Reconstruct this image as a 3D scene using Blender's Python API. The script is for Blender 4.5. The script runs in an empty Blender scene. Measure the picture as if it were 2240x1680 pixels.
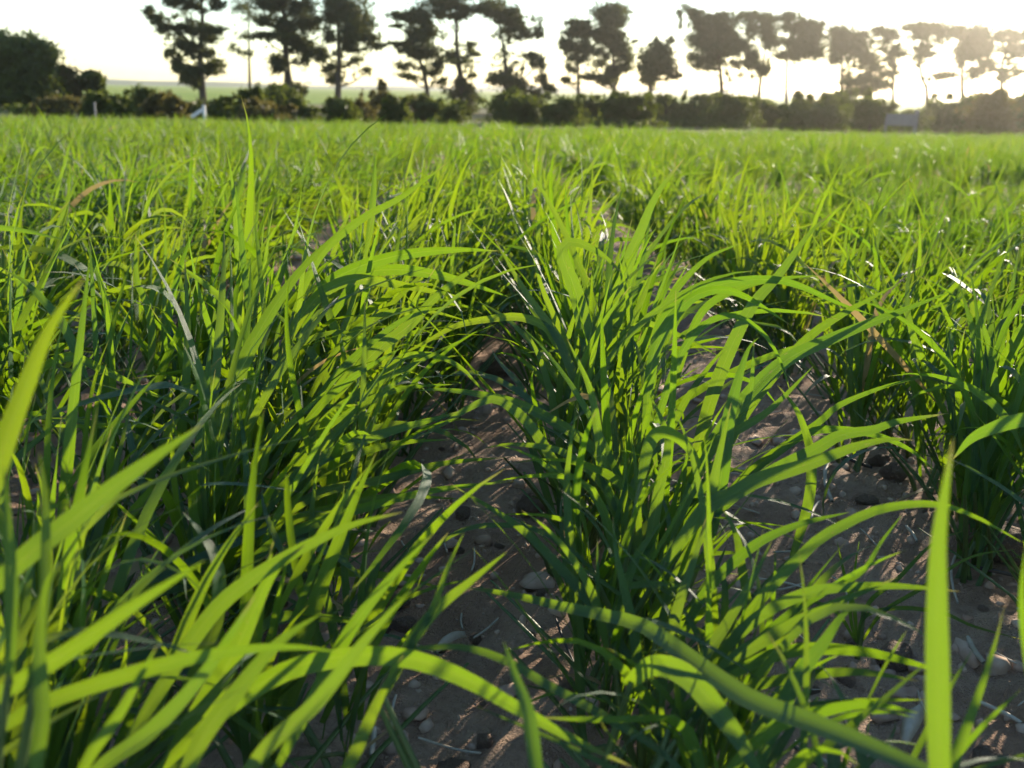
import bpy, math, random
import numpy as np
from mathutils import Vector, Matrix, Quaternion
random.seed(7)
rng = np.random.default_rng(11)
SC = bpy.context.scene
COL = SC.collection
R = math.radians

# ------------------------------------------------------------------ camera
CAM_H = 0.38
FPX = 2151.0                       # focal length in photograph pixels (2240 wide)
PITCH, YAW, ROLL = R(16.6), R(1.07), R(1.09)
fwd = Vector((math.sin(YAW) * math.cos(PITCH), math.cos(YAW) * math.cos(PITCH), -math.sin(PITCH)))
r0 = Vector((math.cos(YAW), -math.sin(YAW), 0))
u0 = r0.cross(fwd)
rgt = r0 * math.cos(ROLL) + u0 * math.sin(ROLL)
upv = u0 * math.cos(ROLL) - r0 * math.sin(ROLL)
cd = bpy.data.cameras.new('camera')
cam = bpy.data.objects.new('camera', cd)
COL.objects.link(cam)
m = Matrix((rgt, upv, -fwd)).transposed().to_4x4()
m.translation = Vector((0, 0, CAM_H))
cam.matrix_world = m
cd.sensor_width = 36.0
cd.lens = 36.0 * FPX / 2240.0
cd.clip_start = 0.01
cd.clip_end = 9000
cd.dof.use_dof = True
cd.dof.focus_distance = 0.84
cd.dof.aperture_fstop = 10.0
cd.dof.aperture_blades = 7
SC.camera = cam

# ------------------------------------------------------------------ sky, sun, exposure
SUN_EL, SUN_AZ = R(12.0), R(31.0)
w = bpy.data.worlds.new('World')
SC.world = w
w.use_nodes = True
wn = w.node_tree
bg = wn.nodes['Background']
sky = wn.nodes.new('ShaderNodeTexSky')
sky.sky_type = 'NISHITA'
sky.sun_disc = False
sky.sun_elevation = SUN_EL
sky.sun_rotation = SUN_AZ
sky.air_density = 1.0
sky.dust_density = 0.1
sky.ozone_density = 2.0
wn.links.new(sky.outputs[0], bg.inputs[0])
bg.inputs[1].default_value = 0.12
sd = bpy.data.lights.new('sun', 'SUN')
sd.energy = 4.6
sd.angle = R(0.6)
sd.color = (1.0, 0.87, 0.68)
sun = bpy.data.objects.new('sun', sd)
COL.objects.link(sun)
to_sun = Vector((math.sin(SUN_AZ) * math.cos(SUN_EL), math.cos(SUN_AZ) * math.cos(SUN_EL), math.sin(SUN_EL)))
sun.rotation_euler = (-to_sun).to_track_quat('-Z', 'Y').to_euler()
sun.location = to_sun * 50
SC.view_settings.view_transform = 'Standard'
SC.view_settings.look = 'None'
SC.view_settings.gamma = 1.0
SC.view_settings.exposure = 1.3
SC.view_settings.use_curve_mapping = False
SC.render.engine = 'CYCLES'
SC.cycles.max_bounces = 10
SC.cycles.diffuse_bounces = 3
SC.cycles.adaptive_threshold = 0.02
SC.cycles.transmission_bounces = 6
SC.cycles.sample_clamp_indirect = 6.0

# ------------------------------------------------------------------ helpers
def at(px, py, D):
    """photograph pixel at axis depth D -> world point"""
    return Vector((0, 0, CAM_H)) + (fwd + rgt * ((px - 1120) / FPX) + upv * ((840 - py) / FPX)) * D

def gz(x, y):
    """terrain height"""
    if y < 22: z = -0.0248 * max(y, -4)
    elif y < 60: z = -0.5456 - (y - 22) * 0.0125
    else: z = -1.0206
    return z

def on_ground(px, py):
    d = fwd + rgt * ((px - 1120) / FPX) + upv * ((840 - py) / FPX)
    t = CAM_H / -d.z
    for _ in range(12):
        p = d * t
        t = (CAM_H - gz(p.x, p.y)) / -d.z
    return Vector((d.x * t, d.y * t, gz(d.x * t, d.y * t)))

def mk_mesh(name, V, F, UV=None, RND=None, smooth=True, mats=()):
    V = np.asarray(V, np.float32); F = np.asarray(F, np.int32)
    me = bpy.data.meshes.new(name)
    n, k = F.shape
    me.vertices.add(len(V)); me.vertices.foreach_set('co', V.ravel())
    me.loops.add(n * k); me.loops.foreach_set('vertex_index', F.ravel())
    me.polygons.add(n)
    me.polygons.foreach_set('loop_start', np.arange(0, n * k, k, dtype=np.int32))
    me.polygons.foreach_set('loop_total', np.full(n, k, np.int32))
    me.polygons.foreach_set('use_smooth', np.full(n, smooth, bool))
    if UV is not None:
        ul = me.uv_layers.new(name='UVMap')
        ul.data.foreach_set('uv', np.asarray(UV, np.float32)[F.ravel()].ravel())
    if RND is not None:
        a = me.attributes.new('rnd', 'FLOAT', 'POINT')
        a.data.foreach_set('value', np.asarray(RND, np.float32))
    for mt in mats: me.materials.append(mt)
    me.update(calc_edges=True)
    me.validate()
    return me

def link(name, data, parent=None, loc=None):
    o = bpy.data.objects.new(name, data)
    COL.objects.link(o)
    if parent is not None: o.parent = parent
    if loc is not None: o.location = loc
    return o

def tag(o, label=None, cat=None, group=None, kind=None):
    if label: o['label'] = label
    if cat: o['category'] = cat
    if group: o['group'] = group
    if kind: o['kind'] = kind
    return o

def tube(pts, radii, sides=6):
    """tapered tube through pts, returns V, F (quads)"""
    P = [Vector(p) for p in pts]
    V, F = [], []
    ref = None
    for i, p in enumerate(P):
        t = (P[min(i + 1, len(P) - 1)] - P[max(i - 1, 0)]).normalized()
        if ref is None:
            ref = t.orthogonal().normalized()
        a = (ref - t * ref.dot(t)).normalized(); ref = a
        b = t.cross(a)
        for s in range(sides):
            an = 2 * math.pi * s / sides
            V.append(p + (a * math.cos(an) + b * math.sin(an)) * radii[i])
    for i in range(len(P) - 1):
        for s in range(sides):
            F.append((i * sides + s, i * sides + (s + 1) % sides, (i + 1) * sides + (s + 1) % sides, (i + 1) * sides + s))
    return [tuple(v) for v in V], F

def spline(P, n):
    """Catmull-Rom through P resampled evenly by arc length"""
    P = [np.array(p, float) for p in P]
    Q = [2 * P[0] - P[1]] + P + [2 * P[-1] - P[-2]]
    out = []
    for i in range(1, len(Q) - 2):
        for s in np.linspace(0, 1, 14, endpoint=False):
            a, b, c, d = Q[i - 1], Q[i], Q[i + 1], Q[i + 2]
            out.append(0.5 * ((2 * b) + (c - a) * s + (2 * a - 5 * b + 4 * c - d) * s * s + (3 * b - a - 3 * c + d) * s ** 3))
    out.append(P[-1])
    out = np.array(out)
    L = np.concatenate([[0], np.cumsum(np.linalg.norm(np.diff(out, axis=0), axis=1))])
    t = np.linspace(0, L[-1], n)
    return np.stack([np.interp(t, L, out[:, k]) for k in range(3)], 1)

# ------------------------------------------------------------------ materials
def new_mat(name):
    mt = bpy.data.materials.new(name); mt.use_nodes = True
    nt = mt.node_tree
    for n in list(nt.nodes): nt.nodes.remove(n)
    out = nt.nodes.new('ShaderNodeOutputMaterial')
    return mt, nt, out

class N:
    def __init__(s, nt): s.nt = nt
    def node(s, t, **kw):
        n = s.nt.nodes.new(t)
        for k, v in kw.items(): setattr(n, k, v)
        return n
    def put(s, sock, v):
        if hasattr(v, 'links') or isinstance(v, bpy.types.NodeSocket): s.nt.links.new(v, sock)
        else:
            sock.default_value = v
    def math(s, op, a, b=0.0, c=None, clamp=False):
        n = s.node('ShaderNodeMath', operation=op, use_clamp=clamp)
        s.put(n.inputs[0], a); s.put(n.inputs[1], b)
        if c is not None: s.put(n.inputs[2], c)
        return n.outputs[0]
    def mix(s, f, a, b):
        n = s.node('ShaderNodeMix', data_type='RGBA')
        s.put(n.inputs[0], f)
        s.put(n.inputs[6], a if not isinstance(a, tuple) else (*a, 1)); s.put(n.inputs[7], b if not isinstance(b, tuple) else (*b, 1))
        return n.outputs[2]
    def noise(s, scale, vec=None, detail=3.0, rough=0.5):
        n = s.node('ShaderNodeTexNoise')
        n.inputs['Scale'].default_value = scale; n.inputs['Detail'].default_value = detail; n.inputs['Roughness'].default_value = rough
        if vec is not None: s.nt.links.new(vec, n.inputs['Vector'])
        return n.outputs[0]
    def smooth(s, v, lo, hi):
        n = s.node('ShaderNodeMapRange', interpolation_type='SMOOTHSTEP')
        s.put(n.inputs[0], v); s.put(n.inputs[1], lo); s.put(n.inputs[2], hi)
        return n.outputs[0]
    def bump(s, h, strength, dist):
        n = s.node('ShaderNodeBump')
        n.inputs['Strength'].default_value = strength; n.inputs['Distance'].default_value = dist
        s.nt.links.new(h, n.inputs['Height'])
        return n.outputs[0]

def leaf_material():
    mt, nt, out = new_mat('wheat_leaf')
    g = N(nt)
    uv = g.node('ShaderNodeUVMap'); sep = g.node('ShaderNodeSeparateXYZ'); nt.links.new(uv.outputs[0], sep.inputs[0])
    u, v = sep.outputs[0], sep.outputs[1]
    oi = g.node('ShaderNodeObjectInfo'); at_ = g.node('ShaderNodeAttribute', attribute_name='rnd')
    rnd = g.math('FRACT', g.math('ADD', oi.outputs['Random'], at_.outputs['Fac']))
    rnd2 = g.math('FRACT', g.math('MULTIPLY', rnd, 17.31))
    rnd3 = g.math('FRACT', g.math('MULTIPLY', rnd, 91.7))
    tc = g.node('ShaderNodeTexCoord')
    cmb = g.node('ShaderNodeCombineXYZ')
    nt.links.new(g.math('MULTIPLY', u, 14.0), cmb.inputs[0]); nt.links.new(g.math('MULTIPLY', v, 3.0), cmb.inputs[1]); nt.links.new(g.math('MULTIPLY', rnd, 50.0), cmb.inputs[2])
    streak = g.noise(2.2, cmb.outputs[0], 4.0, 0.65)
    veins = g.math('MULTIPLY_ADD', g.math('SINE', g.math('MULTIPLY', u, 62.0)), 0.5, 0.5)
    mid = g.smooth(g.math('ABSOLUTE', g.math('SUBTRACT', u, 0.5)), 0.05, 0.015)
    # reflective colour of the blade
    c = g.mix(rnd2, (0.014, 0.054, 0.025), (0.026, 0.068, 0.024))
    c = g.mix(g.math('MULTIPLY', streak, 0.6), c, (0.034, 0.096, 0.050))
    c = g.mix(g.math('MULTIPLY', veins, 0.40), c, (0.065, 0.135, 0.06))
    c = g.mix(g.math('MULTIPLY', mid, 0.5), c, (0.11, 0.19, 0.06))
    # colour of light that passes through
    t = g.mix(rnd2, (0.37, 0.56, 0.003), (0.60, 0.68, 0.003))
    t = g.mix(g.math('MULTIPLY', streak, 0.55), t, (0.28, 0.55, 0.004))
    t = g.mix(g.math('MULTIPLY', veins, 0.55), t, (0.15, 0.30, 0.003))
    t = g.mix(g.math('MULTIPLY', mid, 0.35), t, (0.50, 0.58, 0.06))
    geo = g.node('ShaderNodeNewGeometry')
    patch = g.smooth(g.noise(1.3, geo.outputs['Position'], 3.0, 0.6), 0.42, 0.62)
    t = g.mix(g.math('MULTIPLY', patch, 0.5), t, (0.18, 0.42, 0.006))
    c = g.mix(g.math('MULTIPLY', g.smooth(rnd3, 0.45, 0.9), 0.75), c, (0.020, 0.066, 0.046))
    # dry tips, a few dry leaves and painted rim highlights
    tip = g.smooth(g.math('ADD', v, g.math('MULTIPLY', g.math('SUBTRACT', streak, 0.5), 0.10)), g.math('SUBTRACT', 1.0, g.math('MULTIPLY', rnd3, 0.13)), 1.02)
    tip = g.math('MULTIPLY', tip, 0.85)
    ndr = g.node('ShaderNodeAttribute', attribute_name='fresh')
    dry = g.math('MULTIPLY', g.smooth(rnd, 0.990, 0.992), g.math('SUBTRACT', 1.0, ndr.outputs['Fac']))
    edge = g.math('MULTIPLY', g.smooth(g.math('ABSOLUTE', g.math('SUBTRACT', u, 0.5)), 0.475, 0.5), 0.30)  # tan margin paints the backlit rim highlight into the blade colour
    cm2 = g.node('ShaderNodeCombineXYZ')
    nt.links.new(g.math('MULTIPLY', u, 2.0), cm2.inputs[0]); nt.links.new(g.math('MULTIPLY', v, 14.0), cm2.inputs[1]); nt.links.new(g.math('MULTIPLY', rnd, 77.0), cm2.inputs[2])
    blot = g.math('MULTIPLY', g.smooth(g.noise(2.4, cm2.outputs[0], 3.0, 0.6), 0.66, 0.76), 0.55)
    dd = g.math('MAXIMUM', g.math('MAXIMUM', g.math('MAXIMUM', tip, blot), dry), edge)
    c = g.mix(dd, c, (0.34, 0.25, 0.12))
    t = g.mix(dd, t, (0.42, 0.30, 0.10))
    bmp = g.bump(g.math('MULTIPLY_ADD', veins, 0.5, g.math('MULTIPLY', streak, 0.8)), 0.6, 0.0006)
    p = g.node('ShaderNodeBsdfPrincipled')
    nt.links.new(c, p.inputs['Base Color']); p.inputs['Roughness'].default_value = 0.40
    p.inputs['Specular IOR Level'].default_value = 0.36
    nt.links.new(g.math('MULTIPLY_ADD', streak, 0.3, 0.42), p.inputs['Roughness'])
    nt.links.new(bmp, p.inputs['Normal'])
    tr = g.node('ShaderNodeBsdfTranslucent'); nt.links.new(t, tr.inputs[0])
    ms = g.node('ShaderNodeMixShader'); ms.inputs[0].default_value = 0.31
    nt.links.new(p.outputs[0], ms.inputs[1]); nt.links.new(tr.outputs[0], ms.inputs[2])
    nt.links.new(ms.outputs[0], out.inputs[0])
    return mt

def stem_material():
    mt, nt, out = new_mat('wheat_stem')
    g = N(nt)
    oi = g.node('ShaderNodeObjectInfo'); tc = g.node('ShaderNodeTexCoord')
    n = g.noise(160, tc.outputs['Object'], 2)
    c = g.mix(oi.outputs['Random'], (0.07, 0.14, 0.035), (0.10, 0.15, 0.05))
    c = g.mix(g.math('MULTIPLY', n, 0.6), c, (0.15, 0.19, 0.08))
    p = g.node('ShaderNodeBsdfPrincipled'); nt.links.new(c, p.inputs['Base Color']); p.inputs['Roughness'].default_value = 0.45
    tr = g.node('ShaderNodeBsdfTranslucent'); tr.inputs[0].default_value = (0.2, 0.3, 0.03, 1)
    ms = g.node('ShaderNodeMixShader'); ms.inputs[0].default_value = 0.25
    nt.links.new(p.outputs[0], ms.inputs[1]); nt.links.new(tr.outputs[0], ms.inputs[2])
    nt.links.new(ms.outputs[0], out.inputs[0])
    return mt

def simple_mat(name, ca, cb, scale, rough=0.8, bump=0.0, bdist=0.01, trans=None, rand=True, coord='Object', detail=5):
    mt, nt, out = new_mat(name)
    g = N(nt)
    tc = g.node('ShaderNodeTexCoord')
    n = g.noise(scale, tc.outputs[coord], detail, 0.6)
    f = g.smooth(n, 0.3, 0.7)
    if rand:
        oi = g.node('ShaderNodeObjectInfo')
        f = g.math('MULTIPLY_ADD', oi.outputs['Random'], 0.5, g.math('MULTIPLY', f, 0.5))
    c = g.mix(f, ca, cb)
    p = g.node('ShaderNodeBsdfPrincipled'); nt.links.new(c, p.inputs['Base Color']); p.inputs['Roughness'].default_value = rough
    p.inputs['Specular IOR Level'].default_value = 0.25
    if bump: nt.links.new(g.bump(n, bump, bdist), p.inputs['Normal'])
    if trans:
        tr = g.node('ShaderNodeBsdfTranslucent'); tr.inputs[0].default_value = (*trans, 1)
        ms = g.node('ShaderNodeMixShader'); ms.inputs[0].default_value = 0.4
        nt.links.new(p.outputs[0], ms.inputs[1]); nt.links.new(tr.outputs[0], ms.inputs[2])
        nt.links.new(ms.outputs[0], out.inputs[0])
    else:
        nt.links.new(p.outputs[0], out.inputs[0])
    return mt

def ground_material():
    mt, nt, out = new_mat('ground')
    g = N(nt)
    geo = g.node('ShaderNodeNewGeometry'); sep = g.node('ShaderNodeSeparateXYZ'); nt.links.new(geo.outputs['Position'], sep.inputs[0])
    P = geo.outputs['Position']
    y = sep.outputs[1]
    n1 = g.noise(7, P, 6, 0.62); n2 = g.noise(70, P, 5, 0.65); n3 = g.noise(420, P, 3, 0.6)
    soil = g.mix(g.smooth(n1, 0.3, 0.7), (0.42, 0.26, 0.175), (0.54, 0.385, 0.28))
    soil = g.mix(g.math('MULTIPLY', g.smooth(n2, 0.45, 0.7), 0.6), soil, (0.29, 0.175, 0.125))
    soil = g.mix(g.math('MULTIPLY', g.smooth(n3, 0.62, 0.75), 0.5), soil, (0.34, 0.27, 0.21))
    nb = g.noise(0.35, P, 5); nc = g.noise(3.0, P, 4)
    marg = g.mix(g.smooth(nb, 0.35, 0.65), (0.10, 0.12, 0.035), (0.20, 0.15, 0.07))
    nf = g.noise(0.012, P, 4); nf2 = g.noise(0.4, P, 3)
    far = g.mix(g.smooth(nf, 0.4, 0.6), (0.24, 0.34, 0.03), (0.34, 0.40, 0.04))
    far = g.mix(g.math('MULTIPLY', nf2, 0.4), far, (0.09, 0.13, 0.03))
    a = g.smooth(y, 22.4, 23.6); b = g.smooth(y, 75.0, 100.0)
    c = g.mix(b, g.mix(a, soil, marg), far)
    h = g.math('ADD', g.math('MULTIPLY', n2, 0.6), g.math('MULTIPLY', n3, 0.35))
    p = g.node('ShaderNodeBsdfPrincipled'); nt.links.new(c, p.inputs['Base Color']); p.inputs['Roughness'].default_value = 0.92
    p.inputs['Specular IOR Level'].default_value = 0.15
    nt.links.new(g.bump(h, 1.0, 0.022), p.inputs['Normal'])
    nt.links.new(p.outputs[0], out.inputs[0])
    return mt

M_LEAF = leaf_material(); M_STEM = stem_material(); M_GROUND = ground_material()
M_STONE = simple_mat('stone', (0.27, 0.175, 0.125), (0.42, 0.30, 0.23), 4.5, 0.9, 0.9, 0.12)
M_CRUMB = simple_mat('soil_crumb', (0.36, 0.23, 0.165), (0.54, 0.41, 0.32), 30, 0.95, rand=False)
M_STRAW = simple_mat('straw', (0.30, 0.25, 0.19), (0.55, 0.50, 0.42), 90, 0.6, 0.3, 0.001)
M_TWIG = simple_mat('dark_twig', (0.05, 0.045, 0.045), (0.12, 0.10, 0.09), 120, 0.6, 0.3, 0.001)
M_BARK = simple_mat('bark', (0.045, 0.034, 0.026), (0.10, 0.075, 0.055), 9, 0.95, 0.5, 0.05)
M_PINE = simple_mat('pine_foliage', (0.022, 0.040, 0.014), (0.050, 0.068, 0.022), 0.9, 0.6, trans=(0.10, 0.11, 0.02))
M_BUSH_G = simple_mat('green_bush_foliage', (0.032, 0.052, 0.016), (0.062, 0.088, 0.024), 1.2, 0.6, trans=(0.15, 0.18, 0.02))
M_BUSH_B = simple_mat('brown_bush_foliage', (0.070, 0.062, 0.022), (0.115, 0.095, 0.034), 1.2, 0.6, trans=(0.20, 0.17, 0.04))
M_DRY = simple_mat('withered_leaf', (0.30, 0.22, 0.11), (0.46, 0.37, 0.22), 60, 0.7, 0.3, 0.001, trans=(0.36, 0.26, 0.10))
M_WHITE = simple_mat('white_paint', (0.52, 0.54, 0.57), (0.66, 0.67, 0.69), 6, 0.5)
M_GREYB = simple_mat('weathered_board', (0.12, 0.125, 0.14), (0.17, 0.175, 0.19), 6, 0.6)
M_HILL = simple_mat('far_hill', (0.08, 0.10, 0.05), (0.12, 0.13, 0.06), 0.01, 0.95, coord='Object')

# ------------------------------------------------------------------ ground sheet
def axis_lines(lo_fine, hi_fine, step, far_lo, far_hi, grow=1.13):
    a = list(np.arange(lo_fine, hi_fine, step))
    s, v = step, a[-1]
    while v < far_hi:
        s *= grow; v += s; a.append(v)
    s, v = step, a[0]
    while v > far_lo:
        s *= grow; v -= s; a.insert(0, v)
    return np.array(a)

def hash_noise(x, y, seed):
    r = np.random.default_rng(seed); z = np.zeros_like(x)
    for k in range(14):
        a = r.uniform(0, 2 * math.pi); f = r.uniform(0.6, 1.6); ph = r.uniform(0, 6.28)
        z += np.sin((x * math.cos(a) + y * math.sin(a)) * f + ph)
    return z / 14

ROW0, ROWSP = 0.103, 0.341
xs = axis_lines(-1.1, 1.4, 0.011, -1700, 1700, 1.16)
ys = axis_lines(0.25, 2.6, 0.011, -1500, 1700, 1.13)
X, Y = np.meshgrid(xs, ys)
Z = np.vectorize(gz)(X, Y)
near = np.clip(1 - (np.hypot(X, Y) - 3) / 4, 0, 1)
ridge = np.cos((X - ROW0) / ROWSP * 2 * math.pi)
Z += near * (0.008 * ridge - 0.006
             + 0.012 * hash_noise(X * 9, Y * 9, 1) + 0.014 * hash_noise(X * 33, Y * 33, 2)
             + 0.012 * hash_noise(X * 90, Y * 90, 3) + 0.007 * hash_noise(X * 190, Y * 190, 4))
ny, nx = X.shape
ii = np.arange(ny * nx).reshape(ny, nx)
F = np.stack([ii[:-1, :-1], ii[:-1, 1:], ii[1:, 1:], ii[1:, :-1]], -1).reshape(-1, 4)
ground = link('ground', mk_mesh('ground', np.stack([X, Y, Z], -1).reshape(-1, 3), F, mats=[M_GROUND]))
tag(ground, kind='structure')

# far low hills on the horizon
hv, hf = [], []
hx = np.linspace(-1600, 1600, 90)
for i, x in enumerate(hx):
    hgt = 3 + 4 * (0.5 + 0.5 * math.sin(x * 0.0021 + 1.0)) + 3 * math.sin(x * 0.009) + 1.5 * math.sin(x * 0.031)
    for (yy, zz) in ((1000, -3), (1150, hgt * 0.5), (1350, hgt * .7), (1600, -1.8)):
        hv.append((x, yy, zz))
for i in range(len(hx) - 1):
    for k in range(3):
        a = i * 4 + k; hf.append((a, a + 4, a + 5, a + 1))
tag(link('hills', mk_mesh('hills', hv, hf, mats=[M_HILL])), kind='structure')

# ------------------------------------------------------------------ trees and shrubs behind the field
def leaf_cloud(clumps, D, size, seed, dens=0.6, flat=0.85):
    """clumps in photo pixels (cx, cy, rx, ry, density) -> quads spread through ellipsoids standing at depth D"""
    r = np.random.default_rng(seed)
    s = D / FPX
    Vs = []
    for (cx, cy, rx, ry, dn) in clumps:
        c = np.array(at(cx, cy, D + r.normal() * rx * s * 0.5))
        n = max(16, int(math.pi * rx * ry * dens * dn))
        nsub = max(4, int(n / 60))
        sd_ = r.normal(size=(nsub, 3)); sd_ /= np.linalg.norm(sd_, axis=1)[:, None]
        sc_ = sd_ * (r.uniform(0.0, 1, nsub) ** (1 / 2.0))[:, None] * 0.80
        idx = r.integers(0, nsub, n)
        q = sc_[idx] + r.normal(size=(n, 3)) * 0.32
        ln = np.linalg.norm(q, axis=1); q = q / np.maximum(ln / 1.6, 1)[:, None]
        pos = c + q * np.array([rx * s, rx * s * flat, ry * s])
        d1 = r.normal(size=(n, 3)); d1 /= np.linalg.norm(d1, axis=1)[:, None]
        d2 = np.cross(d1, r.normal(size=(n, 3))); d2 /= np.linalg.norm(d2, axis=1)[:, None]
        L = (size * r.uniform(0.6, 1.5, n))[:, None]
        W = L * 0.42
        Vs.append(np.stack([pos - d1 * L * .5, pos + d2 * W * .5, pos + d1 * L * .5, pos - d2 * W * .5], 1))
    V = np.concatenate(Vs).reshape(-1, 3)
    F = np.arange(len(V)).reshape(-1, 4)
    return V, F

def tree(name, label, region, trunk, tr_w, clumps, D, mat, cat='tree', group=None, size=0.24, seed=0, limbs=True, dens=0.42, fill=.13):
    if region[0] > 1000: fill = .30; dens = .52
    """region = (ox, oy, s) maps the tracing coordinates to photograph pixels"""
    ox, oy, s = region
    T = [(ox + x * s, oy + y * s) for x, y in trunk]
    C = [(ox + c[0] * s, oy + c[1] * s, c[2] * s, c[3] * s, (c[4] if len(c) > 4 else 1.0)) for c in clumps]
    b = at(*T[0], D); base = Vector((b.x, b.y, gz(b.x, b.y)))
    e = link(name, None, loc=base)
    tag(e, label, cat, group)
    pts = [base - Vector((0, 0, 0.15))] + [at(x, y, D) for x, y in T if at(x, y, D).z > base.z + 0.2]
    if len(pts) < 3: pts.append(pts[-1] + Vector((0.05, 0, 0.4)))
    sp = spline([tuple(p) for p in pts], 14)
    wm = tr_w * s * D / FPX * 0.85
    rad = [wm * (1.25 if i == 0 else 1.0) * (1 - 0.78 * i / 13) for i in range(14)]
    v, f = tube(sp - np.array(base), rad, 7)
    link('trunk', mk_mesh('trunk', v, f, mats=[M_BARK]), e)
    if limbs:
        r = random.Random(seed)
        for (cx, cy, rx, ry, dn) in C:
            if rx * ry < 40: continue
            c = np.array(at(cx, cy, D))
            k = int(np.argmin(np.abs(sp[:, 2] - (c[2] - 0.5 * np.hypot(c[0] - sp[0, 0], 0.3)))))
            p0 = sp[k]; L = np.linalg.norm(c - p0)
            if L < 0.25: continue
            mid = (p0 + c) / 2 + np.array([0, r.uniform(-.3, .3), -0.10 * L])
            pp = spline([p0, mid, c], 6)
            rr = max(0.018, rad[k] * 0.42)
            v, f = tube(pp - np.array(base), [rr * (1 - 0.75 * i / 5) for i in range(6)], 5)
            link('limb', mk_mesh('limb', v, f, mats=[M_BARK]), e)
    if limbs:
        r = random.Random(seed + 9); extra = []
        for (cx, cy, rx, ry, dn) in C:
            tx = min(T, key=lambda q: abs(q[1] - cy))[0]
            extra.append((cx, cy, rx * 1.35, ry * 1.35, dn * .28))
            for q in (.25, .5, .75):
                extra.append((cx + (tx - cx) * q + r.uniform(-6, 6), cy + q * abs(tx - cx) * .25 + r.uniform(-4, 6), rx * r.uniform(.4, .7), ry * r.uniform(.5, .8), dn * r.uniform(.25, .7)))
        x0_, x1_ = min(c[0] - c[2] for c in C), max(c[0] + c[2] for c in C); y0_, y1_ = min(c[1] - c[3] for c in C), max(c[1] + c[3] for c in C)
        for q in range(14):
            extra.append((r.uniform(x0_ * .8 + x1_ * .2, x0_ * .2 + x1_ * .8), y0_ + (y1_ - y0_) * r.uniform(.08, .8), (x1_ - x0_) * r.uniform(.08, .18), (y1_ - y0_) * r.uniform(.05, .10), fill * r.uniform(.5, 1.2)))
        C = C + extra
    V, F = leaf_cloud(C, D, size, seed + 100, dens)
    link('crown', mk_mesh('crown', V - np.array(base), F, smooth=False, mats=[mat]), e)
    return e

T1 = (0, 0, 0.2893); T2 = (560, 0, 0.3074); T3 = (1200, 0, 0.2532); T4 = (1640, 0, 0.2712)
GP = 'pines standing in a line behind the field'
tree('round_tree', 'broad rounded dark tree rising from the bushes at the far edge of the field', T1, [(110, 840), (115, 600), (120, 420)], 45,
     [(130, 380, 200, 85), (310, 410, 85, 85), (-40, 345, 110, 85), (20, 600, 100, 130, .7), (240, 590, 150, 130), (350, 430, 50, 80), (60, 730, 190, 110), (280, 720, 140, 90)], 50, M_BUSH_G, 'tree', seed=1, dens=.9)
tree('small_tree', 'small flat-topped tree with gaps in its crown beside the broad rounded tree', T1, [(500, 850), (490, 650), (480, 540)], 22,
     [(480, 540, 85, 45), (420, 620, 60, 60, .7), (560, 640, 65, 65), (500, 700, 110, 60), (400, 720, 70, 50)], 52, M_BUSH_B, 'tree', seed=2)
tree('small_tree', 'small round-headed tree on a thin trunk standing clear against the sky', T1, [(690, 850), (685, 660), (700, 580)], 20,
     [(700, 575, 75, 42), (640, 630, 30, 40, .6), (760, 615, 40, 45), (720, 680, 50, 40)], 52, M_BUSH_G, 'tree', seed=3)
tree('pine_tree', 'tall open pine with a long bough reaching out beyond its crown', T1, [(1545, 850), (1515, 430), (1530, 200), (1525, 0), (1520, -220)], 36,
     [(1125, 80, 45, 32), (1175, 140, 55, 40), (1225, 205, 60, 45), (1330, 200, 70, 22), (1420, 215, 110, 32), (1590, 225, 100, 35), (1580, 290, 70, 38), (1300, 20, 90, 36), (1440, 35, 60, 40), (1650, 40, 60, 46, .7), (1400, 340, 95, 46), (1275, 400, 50, 28), (1335, 480, 40, 55), (1420, 520, 75, 38), (1430, 600, 75, 48), (1560, 395, 60, 30), (1640, 480, 65, 38), (1600, 535, 70, 24), (1500, -60, 190, 55), (1440, -170, 130, 55), (1600, -140, 140, 55), (1520, -260, 90, 45)], 58, M_PINE, group=GP, seed=4)
tree('pine_tree', 'thin faint far pine seen between two tall dark pines', T1, [(1890, 700), (1885, 500), (1880, 200), (1880, -60)], 16,
     [(1750, 350, 50, 32, .6), (1800, 395, 38, 28, .6), (1890, 400, 30, 25, .7), (1830, 270, 26, 24, .5), (1840, 60, 90, 55, .5), (1930, 120, 60, 40, .4), (1900, -60, 120, 55, .6)], 95, M_PINE, group=GP, seed=5)
tree('pine_tree', 'tall straight dark pine with level tiers of branches beside the faint far pine', T2, [(270, 840), (222, 500), (205, 250), (195, 0), (190, -130)], 40,
     [(80, 30, 130, 45), (60, 150, 75, 36), (50, 252, 110, 26), (200, 240, 110, 36), (190, 170, 60, 45), (385, 150, 95, 65), (340, 50, 80, 55), (290, 290, 85, 36), (150, 425, 75, 40), (170, 480, 50, 34), (430, 390, 75, 55), (350, 335, 70, 36), (225, 0, 60, 40, .6), (150, -80, 150, 55), (250, -150, 100, 50), (20, -60, 90, 45), (200, 640, 100, 45), (300, 640, 60, 45)], 60, M_PINE, group=GP, seed=6)
tree('pine_tree', 'tall pine with a sunlit drooping flank beside the level-tiered pine', T2, [(580, 840), (590, 420), (580, 150), (575, -40)], 32,
     [(600, 35, 125, 55), (640, 120, 135, 55), (745, 180, 105, 65), (705, 250, 130, 36), (820, 268, 85, 26), (850, 325, 65, 26), (520, 120, 40, 60, .5), (500, 260, 45, 55, .8), (690, 350, 70, 26), (720, 430, 50, 36, .5), (520, 490, 50, 36), (555, 565, 50, 36), (650, 300, 60, 26, .7), (800, 500, 40, 36, .4), (580, -50, 115, 45)], 60, M_PINE, group=GP, seed=7)
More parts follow.
